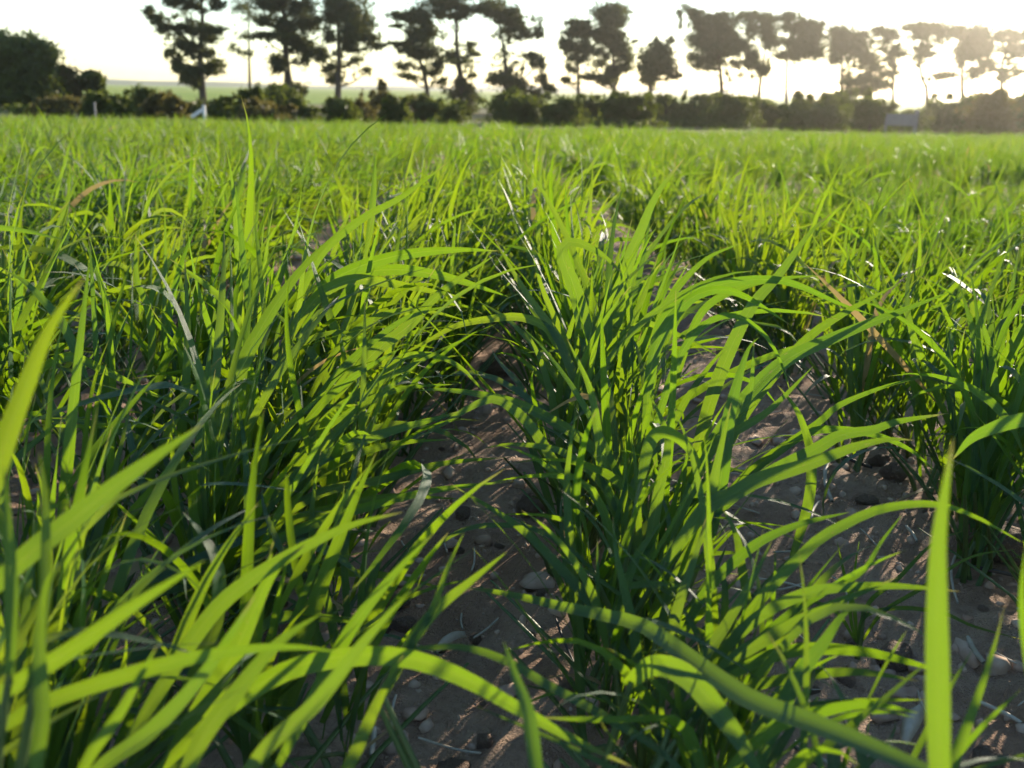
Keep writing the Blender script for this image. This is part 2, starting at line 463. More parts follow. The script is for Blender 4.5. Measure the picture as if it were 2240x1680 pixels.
tree('sapling', 'thin sparse sapling poking up from the hedge between two groups of pines', T2, [(890, 830), (885, 680), (880, 560)], 14,
     [(885, 600, 30, 40, .35), (900, 660, 40, 30, .4)], 58, M_BUSH_B, 'tree', seed=8)
tree('pine_tree', 'pine with a slanting trunk leaning over towards its small detached top', T2, [(1230, 820), (1215, 630), (1175, 460), (1120, 330), (1060, 210)], 26,
     [(1000, 108, 70, 32), (1005, 185, 55, 18, .5), (1180, 120, 75, 75), (1240, 205, 45, 55), (1165, 265, 85, 46), (1000, 310, 70, 22), (1080, 350, 80, 26), (1200, 370, 105, 50), (1300, 460, 40, 55), (1260, 512, 40, 26), (1050, 465, 48, 26, .7), (1080, 542, 80, 16), (1330, 575, 35, 22)], 60, M_PINE, group=GP, seed=9)
tree('pine_tree', 'tall thin-crowned pine with bare forked boughs beside the leaning pine', T2, [(1480, 830), (1462, 580), (1435, 420), (1425, 200), (1430, -40)], 34,
     [(1330, 30, 115, 45), (1450, 110, 85, 24), (1500, 55, 80, 36), (1300, 100, 55, 36), (1430, -40, 140, 40), (1440, 440, 125, 16), (1540, 320, 45, 30, .6), (1550, 380, 50, 16), (1380, 385, 55, 26, .6), (1460, 600, 55, 50), (1400, 660, 55, 36), (1500, 690, 70, 55), (1480, 770, 90, 46), (1550, 540, 24, 18), (1520, 640, 30, 36)], 60, M_PINE, group=GP, seed=10)
tree('pine_tree', 'pine with an overhanging crown and a ladder of drooping tufts at its open side', T2, [(1775, 830), (1775, 560), (1770, 400), (1745, 250), (1725, 90)], 30,
     [(1680, 35, 120, 36), (1740, 110, 105, 44), (1830, 110, 65, 55), (1865, 195, 55, 44), (1920, 240, 40, 34), (1995, 235, 46, 40), (1640, 80, 70, 34), (1780, 150, 60, 34, .7), (1970, 400, 45, 26), (2012, 460, 42, 55), (2045, 560, 30, 46), (1720, 560, 85, 32), (1800, 575, 115, 42), (1860, 640, 85, 55), (2070, 640, 50, 36), (1980, 690, 60, 40), (1900, 730, 100, 55)], 60, M_PINE, group=GP, seed=11)
tree('pine_tree', 'pine with a ragged edge pressed against the tallest block-topped pine', T3, [(255, 1030), (255, 700), (250, 450), (250, 260)], 26,
     [(250, 200, 115, 32), (205, 270, 75, 55, .8), (330, 280, 60, 55), (120, 370, 38, 52), (180, 400, 70, 55), (310, 390, 70, 55), (230, 480, 60, 55, .5), (150, 690, 50, 32), (200, 580, 50, 55, .4), (330, 500, 60, 50, .5)], 66, M_PINE, group=GP, seed=12)
tree('pine_tree', 'pine with a thick block-shaped top standing above its neighbours', T3, [(575, 1030), (565, 700), (555, 450), (545, 230)], 32,
     [(560, 85, 150, 50), (600, 165, 105, 58), (480, 160, 85, 65), (470, 270, 85, 55), (560, 300, 100, 55), (560, 370, 110, 44), (620, 420, 75, 55), (430, 340, 50, 55, .7), (680, 490, 58, 55), (660, 560, 60, 55), (420, 440, 60, 36, .5), (530, 620, 60, 44), (350, 670, 80, 34), (500, 700, 90, 44), (570, 640, 50, 55), (742, 355, 32, 13)], 66, M_PINE, group=GP, seed=13)
tree('bushy_pine', 'short bushy dark pine with a pointed top filling a dip in the tree line', T3, [(885, 1030), (880, 720), (900, 500)], 34,
     [(960, 430, 105, 55), (900, 500, 130, 65), (1000, 520, 85, 75), (830, 580, 90, 50), (930, 600, 125, 44), (1040, 600, 58, 52), (870, 680, 80, 55, .8), (930, 350, 16, 36), (1050, 345, 28, 32), (1100, 660, 60, 26)], 64, M_PINE, 'tree', GP, seed=14)
tree('pine_tree', 'dense wide double-headed pine after the short bushy one', T3, [(1500, 1040), (1490, 700), (1460, 450), (1430, 250)], 32,
     [(1220, 85, 65, 34), (1270, 140, 55, 46), (1130, 110, 28, 26), (1135, 200, 28, 70, .4), (1310, 200, 75, 65), (1460, 135, 105, 34), (1490, 220, 120, 65), (1400, 280, 125, 65), (1330, 350, 105, 65), (1500, 330, 125, 65), (1430, 420, 150, 65), (1560, 420, 95, 55), (1640, 410, 75, 52), (1700, 380, 45, 42), (1400, 520, 125, 52), (1230, 500, 58, 60, .4), (1600, 320, 55, 55), (1340, 570, 80, 32), (1760, 500, 55, 50), (1800, 560, 45, 46), (1860, 620, 45, 42)], 68, M_PINE, group=GP, seed=15)
tree('pine_tree', 'pine with a flat sloping top and a sky hole under it', T4, [(60, 1040), (80, 700), (120, 450), (130, 280)], 24,
     [(20, 125, 110, 34), (150, 165, 85, 52), (150, 270, 75, 65), (180, 350, 65, 52), (30, 230, 60, 60, .5), (20, 520, 55, 36), (100, 560, 48, 36)], 70, M_PINE, group=GP, seed=16)
tree('pine_tree', 'pine on a thin straight bare stem with a knobbed top', T4, [(295, 1040), (295, 760), (302, 480), (320, 250)], 20,
     [(315, 145, 75, 40), (330, 225, 95, 42), (470, 200, 75, 50), (540, 250, 65, 65), (480, 330, 105, 65), (290, 340, 95, 36, .5), (420, 420, 110, 52), (540, 420, 75, 52), (350, 430, 75, 36, .5), (240, 440, 55, 36, .6), (580, 200, 30, 30)], 70, M_PINE, group=GP, seed=17)
tree('pine_tree', 'long low-crowned pine whose branches sweep down in diagonal tiers', T4, [(740, 1040), (742, 700), (745, 500), (760, 300)], 26,
     [(710, 248, 85, 32), (760, 300, 115, 52), (880, 290, 85, 34), (700, 370, 85, 65), (850, 380, 105, 65), (900, 440, 75, 46), (680, 460, 55, 52), (960, 490, 55, 42), (1030, 550, 75, 34), (1120, 600, 75, 34), (830, 650, 100, 42), (950, 620, 70, 36), (1080, 680, 95, 44), (900, 730, 120, 42)], 70, M_PINE, group=GP, seed=18)
tree('pine_tree', 'slim open pine at the edge of the bright gap in the trees', T4, [(1150, 1040), (1155, 700), (1160, 500), (1120, 300)], 22,
     [(1040, 250, 75, 34), (1130, 280, 65, 42), (1180, 400, 45, 52), (1230, 440, 45, 24), (1090, 330, 48, 18, .7), (1150, 480, 38, 55, .5), (1060, 400, 55, 18, .5), (1170, 540, 36, 36, .6)], 70, M_PINE, group=GP, seed=19)
tree('umbrella_pine', 'umbrella-shaped pine on a forked bare trunk after the bright gap', T4, [(1420, 1040), (1428, 720), (1390, 630), (1365, 420), (1400, 240)], 24,
     [(1400, 208, 165, 28), (1320, 238, 90, 20), (1500, 240, 115, 34), (1420, 380, 75, 34), (1450, 430, 58, 26), (1570, 300, 58, 36, .5), (1590, 600, 80, 24), (1500, 600, 38, 16, .6), (1400, 300, 40, 20, .4)], 72, M_PINE, 'tree', GP, seed=20)
tree('pine_tree', 'broad heavy-headed pine beside the umbrella-shaped pine', T4, [(1730, 1040), (1715, 740), (1720, 520), (1780, 320)], 28,
     [(1750, 260, 135, 42), (1860, 270, 95, 52), (1680, 270, 70, 52), (1800, 350, 125, 65), (1900, 400, 75, 75), (1700, 400, 65, 52, .8), (1780, 450, 75, 52), (1900, 520, 75, 52), (1700, 520, 38, 52, .5), (1850, 600, 60, 34)], 72, M_PINE, group=GP, seed=21)
tree('pine_tree', 'sparse pine with level wispy branches beside the broad heavy-headed pine', T4, [(2040, 1040), (2032, 700), (2040, 500), (2090, 340)], 28,
     [(2090, 278, 115, 34), (2200, 300, 80, 40), (2000, 312, 55, 30, .7), (2130, 390, 90, 42, .7), (2150, 440, 80, 24), (2080, 562, 120, 16), (2180, 580, 70, 18), (2050, 622, 60, 34), (2280, 380, 90, 60)], 72, M_PINE, group=GP, seed=22)

SH = [(60, 215, 60, 2), (110, 222, 45, 1), (150, 214, 48, 1), (190, 222, 40, 1), (235, 206, 42, 0), (262, 222, 30, 1), (318, 192, 34, 1), (350, 206, 34, 1), (378, 194, 30, 1), (408, 210, 34, 1), (440, 214, 34, 1),
      (478, 195, 36, 0), (512, 208, 30, 1), (545, 193, 34, 0), (580, 202, 36, 1), (618, 190, 44, 0), (662, 200, 44, 0), (700, 214, 34, 1), (748, 198, 40, 1), (792, 197, 38, 1), (826, 204, 34, 1), (862, 202, 32, 1), (905, 207, 38, 1),
      (948, 205, 34, 0), (990, 200, 34, 0), (1035, 212, 34, 1), (1105, 200, 40, 0), (1150, 205, 38, 0), (1230, 210, 42, 0), (1270, 214, 38, 0), (1318, 210, 44, 0), (1362, 208, 42, 0), (1408, 210, 42, 0), (1455, 205, 42, 0), (1502, 206, 42, 0),
      (1548, 206, 42, 0), (1595, 212, 42, 0), (1645, 215, 42, 0), (1692, 212, 42, 0), (1742, 212, 42, 0), (1776, 194, 32, 1), (1800, 212, 42, 0), (1850, 207, 44, 0), (1902, 214, 42, 0), (1950, 226, 40, 0), (1990, 232, 34, 0), (2035, 210, 46, 0), (2085, 206, 46, 0), (2135, 207, 46, 0), (2170, 196, 42, 1), (2205, 205, 40, 1), (2245, 196, 40, 1)]
ORD = ['first', 'second', 'third', 'fourth', 'fifth', 'sixth', 'seventh', 'eighth', 'ninth', 'tenth', 'eleventh', 'twelfth', 'thirteenth', 'fourteenth', 'fifteenth', 'sixteenth', 'seventeenth', 'eighteenth', 'nineteenth']
TENS = {20: 'twent', 30: 'thirt', 40: 'fort', 50: 'fift'}
def ordinal(i):
    if i < 20: return ORD[i - 1]
    t, u = i // 10 * 10, i % 10
    return TENS[t] + ('ieth' if u == 0 else 'y-' + ORD[u - 1])
n_shrub = 0
for i, (px, top, hw, brown) in enumerate(SH):
    rr = random.Random(i)
    D = 29 + rr.uniform(-3, 6) + (4 if px > 1200 else 0)
    s = D / FPX
    hor = 199 + (px - 1120) * 0.019
    bot = hor + (CAM_H - gz(0, D)) / D * FPX
    if i in (5, 9, 17, 25): continue
    n_shrub += 1
    top = top + rr.choice([-4, 0, 6, 14, 20]) * (1 if px < 1200 else .8); hw = hw * rr.uniform(.7, 1.25)
    cl = []
    mid = (top + bot) / 2
    cl.append((px, mid + 6, hw * 1.0, (bot - top) * 0.34, .7)); cl.append((px + rr.uniform(-.4, .4) * hw, top + (bot - top) * .28, hw * .6, (bot - top) * .26, 1))
    for k in range(4):
        cl.append((px + rr.uniform(-.8, .8) * hw, rr.uniform(top + 10, bot - 6), hw * rr.uniform(.3, .5), (bot - top) * rr.uniform(.15, .28), rr.uniform(.6, 1)))
    cl.append((px, bot - 6, hw * 1.3, 10, .8))
    for k in range(9):
        cl.append((px + rr.uniform(-1.3, 1.3) * hw, rr.uniform(top - 4, bot - 10), hw * rr.uniform(.12, .3), (bot - top) * rr.uniform(.08, .2), rr.uniform(.25, .8)))
    tree('shrub', ('brownish' if brown == 1 and i % 3 else 'dark green') + ' shrub in the hedge behind the field, ' + ordinal(n_shrub) + ' counting from the left', (0, 0, 1), [(px, bot), (px + 2, mid), (px, top + 12)], 5, cl, D,
         M_BUSH_B if brown == 1 and i % 3 else M_BUSH_G, 'shrub', 'shrubs in the hedge behind the field', size=0.13, seed=300 + i, limbs=False, dens=.6)

# ------------------------------------------------------------------ plot markers beyond the crop
def box(V, F, c, hx, hy, hz, rot=None):
    b = len(V)
    for sx in (-1, 1):
        for sy in (-1, 1):
            for sz in (-1, 1):
                p = Vector((sx * hx, sy * hy, sz * hz))
                if rot: p = rot @ p
                V.append(tuple(Vector(c) + p))
    for q in ((0, 1, 3, 2), (4, 6, 7, 5), (0, 4, 5, 1), (2, 3, 7, 6), (0, 2, 6, 4), (1, 5, 7, 3)):
        F.append(tuple(b + i for i in q))
def part_box(name, parent, c, h, mat, rot=None):
    V, F = [], []; box(V, F, c, *h, rot=rot)
    me = mk_mesh(name, V, F, smooth=False, mats=[mat])
    o = link(name, me, parent)
    bv = o.modifiers.new('bevel', 'BEVEL'); bv.width = 0.006; bv.segments = 2
    return o
def marker(label, px, pytop, pybot, D, builder):
    p = at(px, pybot, D); base = Vector((p.x, p.y, gz(p.x, p.y)))
    e = link('plot_marker', None, loc=base); tag(e, label, 'sign', 'white markers at the end of the field')
    builder(e, at(px, pytop, D).z - base.z, D / FPX)
    return e
def mk_a(e, h, s):
    part_box('post', e, (0, 0, h / 2), (0.036, 0.03, h / 2), M_WHITE)
    rot = Matrix.Rotation(R(-32), 3, 'Y')
    part_box('board', e, (-0.19, 0.01, h - 0.2), (0.17, 0.014, 0.042), M_WHITE, rot)
    part_box('foot', e, (0, 0, 0.01), (0.09, 0.06, 0.02), M_WHITE)
def mk_b(e, h, s):
    part_box('post', e, (0, 0, h / 2), (0.02, 0.02, h / 2), M_GREYB)
    part_box('cap', e, (0, 0, h), (0.028, 0.026, 0.02), M_GREYB)
def mk_c(e, h, s):
    part_box('post', e, (0, 0, h / 2), (0.05, 0.04, h / 2), M_GREYB)
    part_box('board', e, (-0.50, -0.06, h - 0.26), (0.44, 0.015, 0.17), M_GREYB)
    part_box('brace', e, (-0.9, 0, h / 2 - .1), (0.03, 0.03, h / 2 - .1), M_GREYB)
marker('white marker post with a slanted white board at the foot of the tall open pine', 447, 230, 252, 24, mk_a)
marker('slim pale marker post in front of the brownish bushes', 208, 226, 246, 24, mk_b)
marker('wide weathered grey board on posts below the bright gap in the trees', 2000, 243, 290, 30, mk_c)

# ------------------------------------------------------------------ stones, straw and crumbs on the soil
def soil_z(x, y):
    n = max(0.0, min(1.0, 1 - (math.hypot(x, y) - 3) / 4))
    a = np.array([[x]]); b = np.array([[y]])
    return gz(x, y) + n * float(0.008 * math.cos((x - ROW0) / ROWSP * 2 * math.pi) - 0.006 + 0.012 * hash_noise(a * 9, b * 9, 1)[0, 0] + 0.014 * hash_noise(a * 33, b * 33, 2)[0, 0] + 0.012 * hash_noise(a * 90, b * 90, 3)[0, 0])

import bmesh
def stone_mesh(seed, sub=3):
    r = np.random.default_rng(seed)
    bm = bmesh.new(); bmesh.ops.create_icosphere(bm, subdivisions=sub, radius=1.0)
    V = np.array([v.co[:] for v in bm.verts]); F = np.array([[v.index for v in f.verts] for f in bm.faces]); bm.free()
    k = np.ones(len(V))
    for _ in range(11):
        d = r.normal(size=3); d /= np.linalg.norm(d)
        off = r.uniform(0.5, 0.86)
        dot = V @ d
        k = np.minimum(k, np.where(dot > 0.05, off / np.maximum(dot, 0.05), 9))
    V = V * k[:, None]
    for f, a in ((2.3, .10), (5.5, .05), (12, .022)):
        ph = r.uniform(0, 6.28, 3); V = V * (1 + a * (np.sin(V[:, :1] * f + ph[0]) * np.sin(V[:, 1:2] * f + ph[1]) + np.sin(V[:, 2:3] * f * 1.3 + ph[2]) * .6))
    return mk_mesh('stone', V, F, mats=[M_STONE])
STONES = [stone_mesh(s) for s in range(8)]
PEB = [stone_mesh(50 + s, 2) for s in range(6)]
def put_stone(p, rx, ry, rz, label, group=None, k=None):
    me = (STONES if rx > 0.008 else PEB)
    o = link('stone', me[(k if k is not None else random.randrange(99)) % len(me)])
    o.location = (p.x, p.y, soil_z(p.x, p.y) + rz * 0.28)
    o.scale = (rx, ry, rz); o.rotation_euler = (random.uniform(-.25, .25), random.uniform(-.25, .25), random.uniform(0, 6.28))
    tag(o, label, 'stone', group)
BIG = [(1000, 1648, 42, 'smooth rounded stone half sunk in the central strip of bare soil'), (1062, 1600, 26, 'small knobbly stone beside the rounded stone in the central strip'),
       (820, 1648, 26, 'low brown stone in the shade below the blurred leaves'), (1962, 1410, 46, 'round speckled stone beside the small lone wheat plant'),
       (2195, 1205, 85, 'broad flat stone with a dark twig lying against it'), (1950, 1060, 34, 'angular stone in the bare soil behind the speckled stone'),
       (1925, 1012, 24, 'pale lump of stone near the fallen white straw'), (1168, 1105, 40, 'slanted brown stone at the foot of the middle wheat row'),
       (1015, 1112, 22, 'dark round clod across from the slanted brown stone'), (1092, 1168, 13, 'little dark pebble just in front of the slanted stone'),
       (874, 1325, 34, 'reddish stone half hidden by crossing leaves'), (868, 1278, 34, 'rough stone behind the reddish one among crossing leaves'),
       (968, 1370, 20, 'small rough stone beside the pale leaf flake'), (1040, 1362, 17, 'flat grey pebble just behind the pale leaf flake'),
       (1165, 1380, 14, 'round pebble under the striped arching leaf'), (1186, 1296, 15, 'pale pebble directly above the striped arching leaf'),
       (1890, 1095, 24, 'pale stone at the end of the fallen white straw'), (1240, 1500, 22, 'pale stone at the foot of the shaded wheat stems'), (1650, 1395, 30, 'grey stone in the shade beneath the fanned leaves'),
       (2160, 1660, 40, 'stone in the bottom corner of the bare soil'), (1080, 800, 38, 'pale stone far up the central strip of bare soil'), (1110, 840, 20, 'smaller stone in front of the pale one far up the central strip')]
for i, (px, py, rp, lab) in enumerate(BIG):
    p = on_ground(px, py); d = (p - Vector((0, 0, CAM_H))).dot(fwd); rr = rp * d / FPX
    put_stone(p, rr * 1.1, rr * .95, rr * .8, lab, k=i)
rs = random.Random(5)
for i in range(60):
    gap = rs.choice([-0.5, -0.5, 0.5, 0.5, 0.5, -1.5])
    x = ROW0 + ROWSP * gap + rs.gauss(0, .07); y = rs.uniform(.38, 2.0)
    rr = rs.uniform(.003, .0085)
    put_stone(Vector((x, y, 0)), rr, rr * rs.uniform(.7, 1), rr * rs.uniform(.5, .8), 'small brown pebble lying on the bare soil between the crop rows', 'pebbles on the soil')

def straw(p0, p1, wd, label, group=None, mat=M_STRAW, name='straw', lift=0.003, flat=0.6, bend=0.0):
    mid = (p0 + p1) / 2
    mid = Vector((mid.x, mid.y, soil_z(mid.x, mid.y) + wd))
    e = link(name, None)
    L = (p1 - p0); side = Vector((-L.y, L.x, 0)).normalized()
    pts = []
    for k in range(6):
        t = k / 5; q = p0 + L * t + side * bend * math.sin(t * math.pi) * L.length
        pts.append((q.x - mid.x, q.y - mid.y, (soil_z(q.x, q.y) * .4 + mid.z * .6) - mid.z + lift + wd * 0.5))
    v, f = tube(pts, [wd * .5 * (0.8 if k in (0, 5) else 1) for k in range(6)], 6)
    n = len(v); f = [tuple(q) for q in f]
    me = mk_mesh(name, v, f, mats=[mat])
    e.data and None
    bpy.data.objects.remove(e)
    o = link(name, me, loc=mid)
    tag(o, label, 'straw' if mat is M_STRAW else 'twig', group)
    return o
ST = [((1816, 1012), (1820, 1100), 9, M_STRAW, 'thick white straw standing out on the soil behind the swept leaves'), ((1848, 1003), (1905, 1028), 8, M_TWIG, 'short dark twig just behind the thick white straw'),
      ((2106, 1246), (2222, 1270), 9, M_TWIG, 'dark twig lying against the broad flat stone'), ((2090, 1225), (2093, 1332), 6, M_STRAW, 'thin straw running down past the end of the dark twig'),
      ((2118, 1393), (2154, 1444), 13, M_STRAW, 'stubby thick straw end in the sunny soil'), ((2138, 1510), (2238, 1568), 10, M_STRAW, 'long pale straw near the bottom corner of the soil'),
      ((1737, 1628), (1836, 1680), 9, M_STRAW, 'pale straw beside a dark twig under the bottom leaves'), ((1736, 1640), (1815, 1690), 9, M_TWIG, 'dark twig beside a pale straw under the bottom leaves'),
      ((1792, 1093), (1776, 1128), 8, M_STRAW, 'short straw splinter below the thick white straw'), ((1216, 1360), (1258, 1462), 6, M_TWIG, 'thin dark twig leaning under the striped arching leaf'),
      ((820, 1572), (812, 1632), 12, M_STRAW, 'frayed straw piece beside the blurred leaves'), ((866, 1505), (858, 1574), 8, M_STRAW, 'thin grey straw piece above the frayed one'),
      ((1010, 1312), (1012, 1338), 6, M_STRAW, 'tiny straw bit behind the pale leaf flake'), ((972, 1150), (978, 1172), 5, M_STRAW, 'tiny upright straw bit beside the dark clod'),
      ((1980, 1160), (2005, 1190), 7, M_STRAW, 'short straw on the soil before the broad flat stone'), ((2010, 1500), (2060, 1600), 6, M_STRAW, 'straw behind the tall bright blurred blade'),
      ((2150, 1275), (2180, 1302), 6, M_STRAW, 'small straw bit below the dark twig'), ((1000, 868), (1090, 880), 4, M_STRAW, 'thin straw lying across the central strip of soil'),
      ((1260, 1480), (1262, 1545), 7, M_STRAW, 'broken straw at the foot of the shaded stems')]
for a, b, wp, mt, lab in ST:
    p0, p1 = on_ground(*a), on_ground(*b); d = (p0 - Vector((0, 0, CAM_H))).dot(fwd)
    straw(p0, p1, wp * d / FPX, lab, mat=mt, name='straw' if mt is M_STRAW else 'twig', bend=rs.uniform(-.06, .06))
for i in range(120):
    gap = rs.choice([-0.5, 0.5, 0.5, 0.5, -1.5, 1.5])
    x = ROW0 + ROWSP * gap + rs.gauss(0, .08); y = rs.uniform(.38, 2.6); a = rs.uniform(0, 3.14); L = rs.uniform(.008, .05) * .5
    p = Vector((x, y, gz(x, y))); dv = Vector((math.cos(a), math.sin(a), 0)) * L
    straw(p - dv, p + dv, rs.uniform(.001, .0026), 'thin bit of pale straw littering the soil between the crop rows', 'straw bits on the soil', bend=rs.uniform(-.1, .1))
# pale flake of dry leaf
def flake(px0, py0, px1, py1, wpx, label):
    p0, p1 = on_ground(px0, py0), on_ground(px1, py1); d = (p0 - Vector((0, 0, CAM_H))).dot(fwd)
    n = 8; c = (p0 + p1) / 2; L = p1 - p0; sd_ = Vector((-L.y, L.x, 0)).normalized(); V = []; F = []; UVs = []
    for i in range(n + 1):
        t = i / n; w_ = wpx * d / FPX * math.sin(math.pi * (0.08 + .86 * t)) ** .7
        for k in (-1, 0, 1):
            q = L * (t - .5) + sd_ * w_ * k * .5
            V.append((q.x, q.y, 0.012 + 0.006 * math.sin(t * 3) + (0.004 if k == 0 else 0)))
    for i in range(n):
        for k in range(2): F.append((i * 3 + k, i * 3 + k + 1, i * 3 + k + 4, i * 3 + k + 3))
    o = link('dry_leaf_flake', mk_mesh('dry_leaf_flake', V, F, mats=[M_STRAW]), loc=(c.x, c.y, soil_z(c.x, c.y)))
    so = o.modifiers.new('thick', 'SOLIDIFY'); so.thickness = 0.0006
    tag(o, label, 'dry leaf')
flake(1016, 1378, 952, 1414, 26, 'pale curled flake of dry leaf lying in the central strip of soil')
flake(1085, 300, 1070, 306, 14, 'tiny white straw flake added as a glint far out in the crop')  # pale straw-coloured flake stands for a white glint of light
flake(1036, 566, 1000, 574, 16, 'white straw flake added as a glint far up the central strip')  # same for the glint on the strip, put in as a pale flake
flake(2010, 1560, 1975, 1640, 34, 'curled ribbed flake of dry leaf near the bottom of the sunny soil')

# crumbs of soil
ico = PEB[0]
bm = bmesh.new(); bmesh.ops.create_icosphere(bm, subdivisions=1, radius=1.0)
IV = np.array([v.co[:] for v in bm.verts]); IF = np.array([[v.index for v in f.verts] for f in bm.faces]); bm.free()
NC = 11000
cx = rng.uniform(-1.3, 1.6, NC); cy = 0.3 + 2.6 * rng.random(NC) ** 1.5
cr = 0.0011 + 0.0055 * rng.random(NC) ** 4
Vc = []
zz = np.array([gz(0, b) for b in cy]) + 0.008 * np.cos((cx - ROW0) / ROWSP * 2 * math.pi) - 0.006 + 0.012 * hash_noise(cx * 9, cy * 9, 1) + 0.014 * hash_noise(cx * 33, cy * 33, 2) + 0.012 * hash_noise(cx * 90, cy * 90, 3)
sc3 = cr[:, None] * rng.uniform(.6, 1.2, (NC, 3))
VV = IV[None] * (1 + rng.normal(size=(NC, len(IV), 1)) * .18) * sc3[:, None, :] + np.stack([cx, cy, zz], 1)[:, None, :]
FF = (IF[None] + (np.arange(NC) * len(IV))[:, None, None]).reshape(-1, 3)
bm = bmesh.new(); bmesh.ops.create_icosphere(bm, subdivisions=2, radius=1.0)
KV = np.array([v.co[:] for v in bm.verts]); KF = np.array([[v.index for v in f.verts] for f in bm.faces]); bm.free()
NK = 1500
kx = rng.uniform(-1.2, 1.5, NK); ky = 0.32 + 2.4 * rng.random(NK) ** 1.3; kr = 0.0035 + 0.009 * rng.random(NK) ** 2.2
kz = np.array([gz(0, b) for b in ky]) + 0.008 * np.cos((kx - ROW0) / ROWSP * 2 * math.pi) - 0.006 + 0.012 * hash_noise(kx * 9, ky * 9, 1) + 0.014 * hash_noise(kx * 33, ky * 33, 2) + 0.012 * hash_noise(kx * 90, ky * 90, 3)
ph = rng.uniform(0, 6.28, (NK, 1, 3)); lump = 1 + .22 * np.sin(KV[None] * 3.1 + ph).sum(2, keepdims=True) + .12 * np.sin(KV[None] * 7.3 + ph * 2).sum(2, keepdims=True)
ks = kr[:, None] * rng.uniform(.65, 1.25, (NK, 3)) * np.array([1, 1, .7])
KW = KV[None] * lump * ks[:, None, :] + np.stack([kx, ky, kz + kr * .1], 1)[:, None, :]
KFF = (KF[None] + (np.arange(NK) * len(KV))[:, None, None]).reshape(-1, 3) + NC * len(IV)
VV = np.concatenate([VV.reshape(-1, 3), KW.reshape(-1, 3)]); FF = np.concatenate([FF, KFF])
tag(link('soil_crumbs', mk_mesh('soil_crumbs', VV.reshape(-1, 3), FF, mats=[M_CRUMB])), 'small crumbs and grit scattered over the bare soil', 'crumbs', kind='stuff')

# ------------------------------------------------------------------ wheat
PT = np.array([0, .08, .2, .35, .5, .65, .78, .88, .95, 1.0]); PW = np.array([.50, .66, .90, 1, .95, .78, .56, .34, .17, .012])
def blade(C, S, Nn, wid, across, fold=0.18, wave=0.0, ph=0.0):
    """C centre line (n,3), S side vectors, Nn normals -> V, F, UV"""
    n = len(C); t = np.linspace(0, 1, n); hw = np.interp(t, PT, PW) * wid * 0.5
    us = np.linspace(-1, 1, across + 1)
    V = C[:, None, :] + S[:, None, :] * (us[None, :, None] * hw[:, None, None])
    off = fold * np.abs(us)[None, :] * hw[:, None] + wave * np.sin(t * 19 + ph)[:, None] * us[None, :] * hw[:, None]
    V = V + Nn[:, None, :] * off[..., None]
    UV = np.stack(np.broadcast_arrays((us * .5 + .5)[None, :], t[:, None]), -1)
    i = np.arange(n * (across + 1)).reshape(n, across + 1)
    F = np.stack([i[:-1, :-1], i[:-1, 1:], i[1:, 1:], i[1:, :-1]], -1).reshape(-1, 4)
    return V.reshape(-1, 3), F, UV.reshape(-1, 2)

def lib_leaf(r, n, across):
    kind = r.random()
    L = r.uniform(.14, .25); wid = r.uniform(.0046, .0088)
    a0 = R(r.uniform(4, 26))
    if kind < .62: a1 = R(r.uniform(14, 50)); L *= .90; a0 *= .8
    elif kind < .88: a1 = R(r.uniform(65, 112))
    else: a1 = R(r.uniform(115, 160)); L *= 1.05
    pw = r.uniform(1.2, 2.4)
    t = np.linspace(0, 1, n); a = a0 + (a1 - a0) * t ** pw
    if r.random() < .18:
        kt = r.uniform(.4, .75); a = a + R(r.uniform(40, 85)) / (1 + np.exp(-(t - kt) * 40))
    yaw = r.uniform(-.9, .9) * t ** 2
    d = np.stack([np.sin(a) * np.cos(yaw), np.sin(a) * np.sin(yaw), np.cos(a)], 1)
    C = np.concatenate([[[0, 0, 0]], np.cumsum((d[:-1] + d[1:]) * .5 * L / (n - 1), 0)])
    tw = R(r.uniform(-150, 150)) * t ** 1.3 if r.random() < .55 else R(r.uniform(-35, 35)) * t
    Y_ = np.stack([-np.sin(yaw), np.cos(yaw), 0 * yaw], 1)
    N0 = np.cross(d, Y_)
    S = Y_ * np.cos(tw)[:, None] + N0 * np.sin(tw)[:, None]
    Nn = np.cross(d, S)
    return blade(C, S, Nn, wid, across, fold=r.uniform(.1, .35), wave=r.uniform(0, .08), ph=r.uniform(0, 6))
NLIB = 72
LIB, LOW = [], []
for j in range(NLIB):
    V, F, UV = lib_leaf(random.Random(1000 + j), 13, 2)
    LIB.append(mk_mesh('leaf', V, F, UV, mats=[M_LEAF]))
    LOW.append((lib_leaf(random.Random(1000 + j), 7, 1), lib_leaf(random.Random(1000 + j), 5, 1), lib_leaf(random.Random(1000 + j), 11, 2)))
STEMLIB = []
for j in range(6):
    r = random.Random(j); bx, by = r.uniform(-.1, .1), r.uniform(-.1, .1)
    v, f = tube([(0, 0, -.12), (bx * .2, by * .2, .25), (bx * .6, by * .6, .65), (bx, by, 1.0)], [.0026, .0023, .0019, .0011], 6)
    # the tube is stretched along z only
    STEMLIB.append(mk_mesh('stem', v, f, mats=[M_STEM]))

def tiller_spec(r, vigor, bias=.45):
    """leaf placements on one tiller: (height, azimuth, lib index, scale)"""
    H = r.uniform(.045, .10) * vigor
    az = r.uniform(0, 6.283)
    out = []
    nl = r.choice([4, 4, 5])
    for k in range(nl):
        h = H * (0.25 + 0.75 * k / (nl - 1))
        a = az + math.pi * k + r.gauss(0, .5)
        # wind and light bend the leaves over towards +x
        a = math.atan2(math.sin(a), math.cos(a) + bias)
        out.append((h, a, r.randrange(NLIB), vigor * r.uniform(.82, 1.18) * (1.0 if k else .8)))
    return H, out

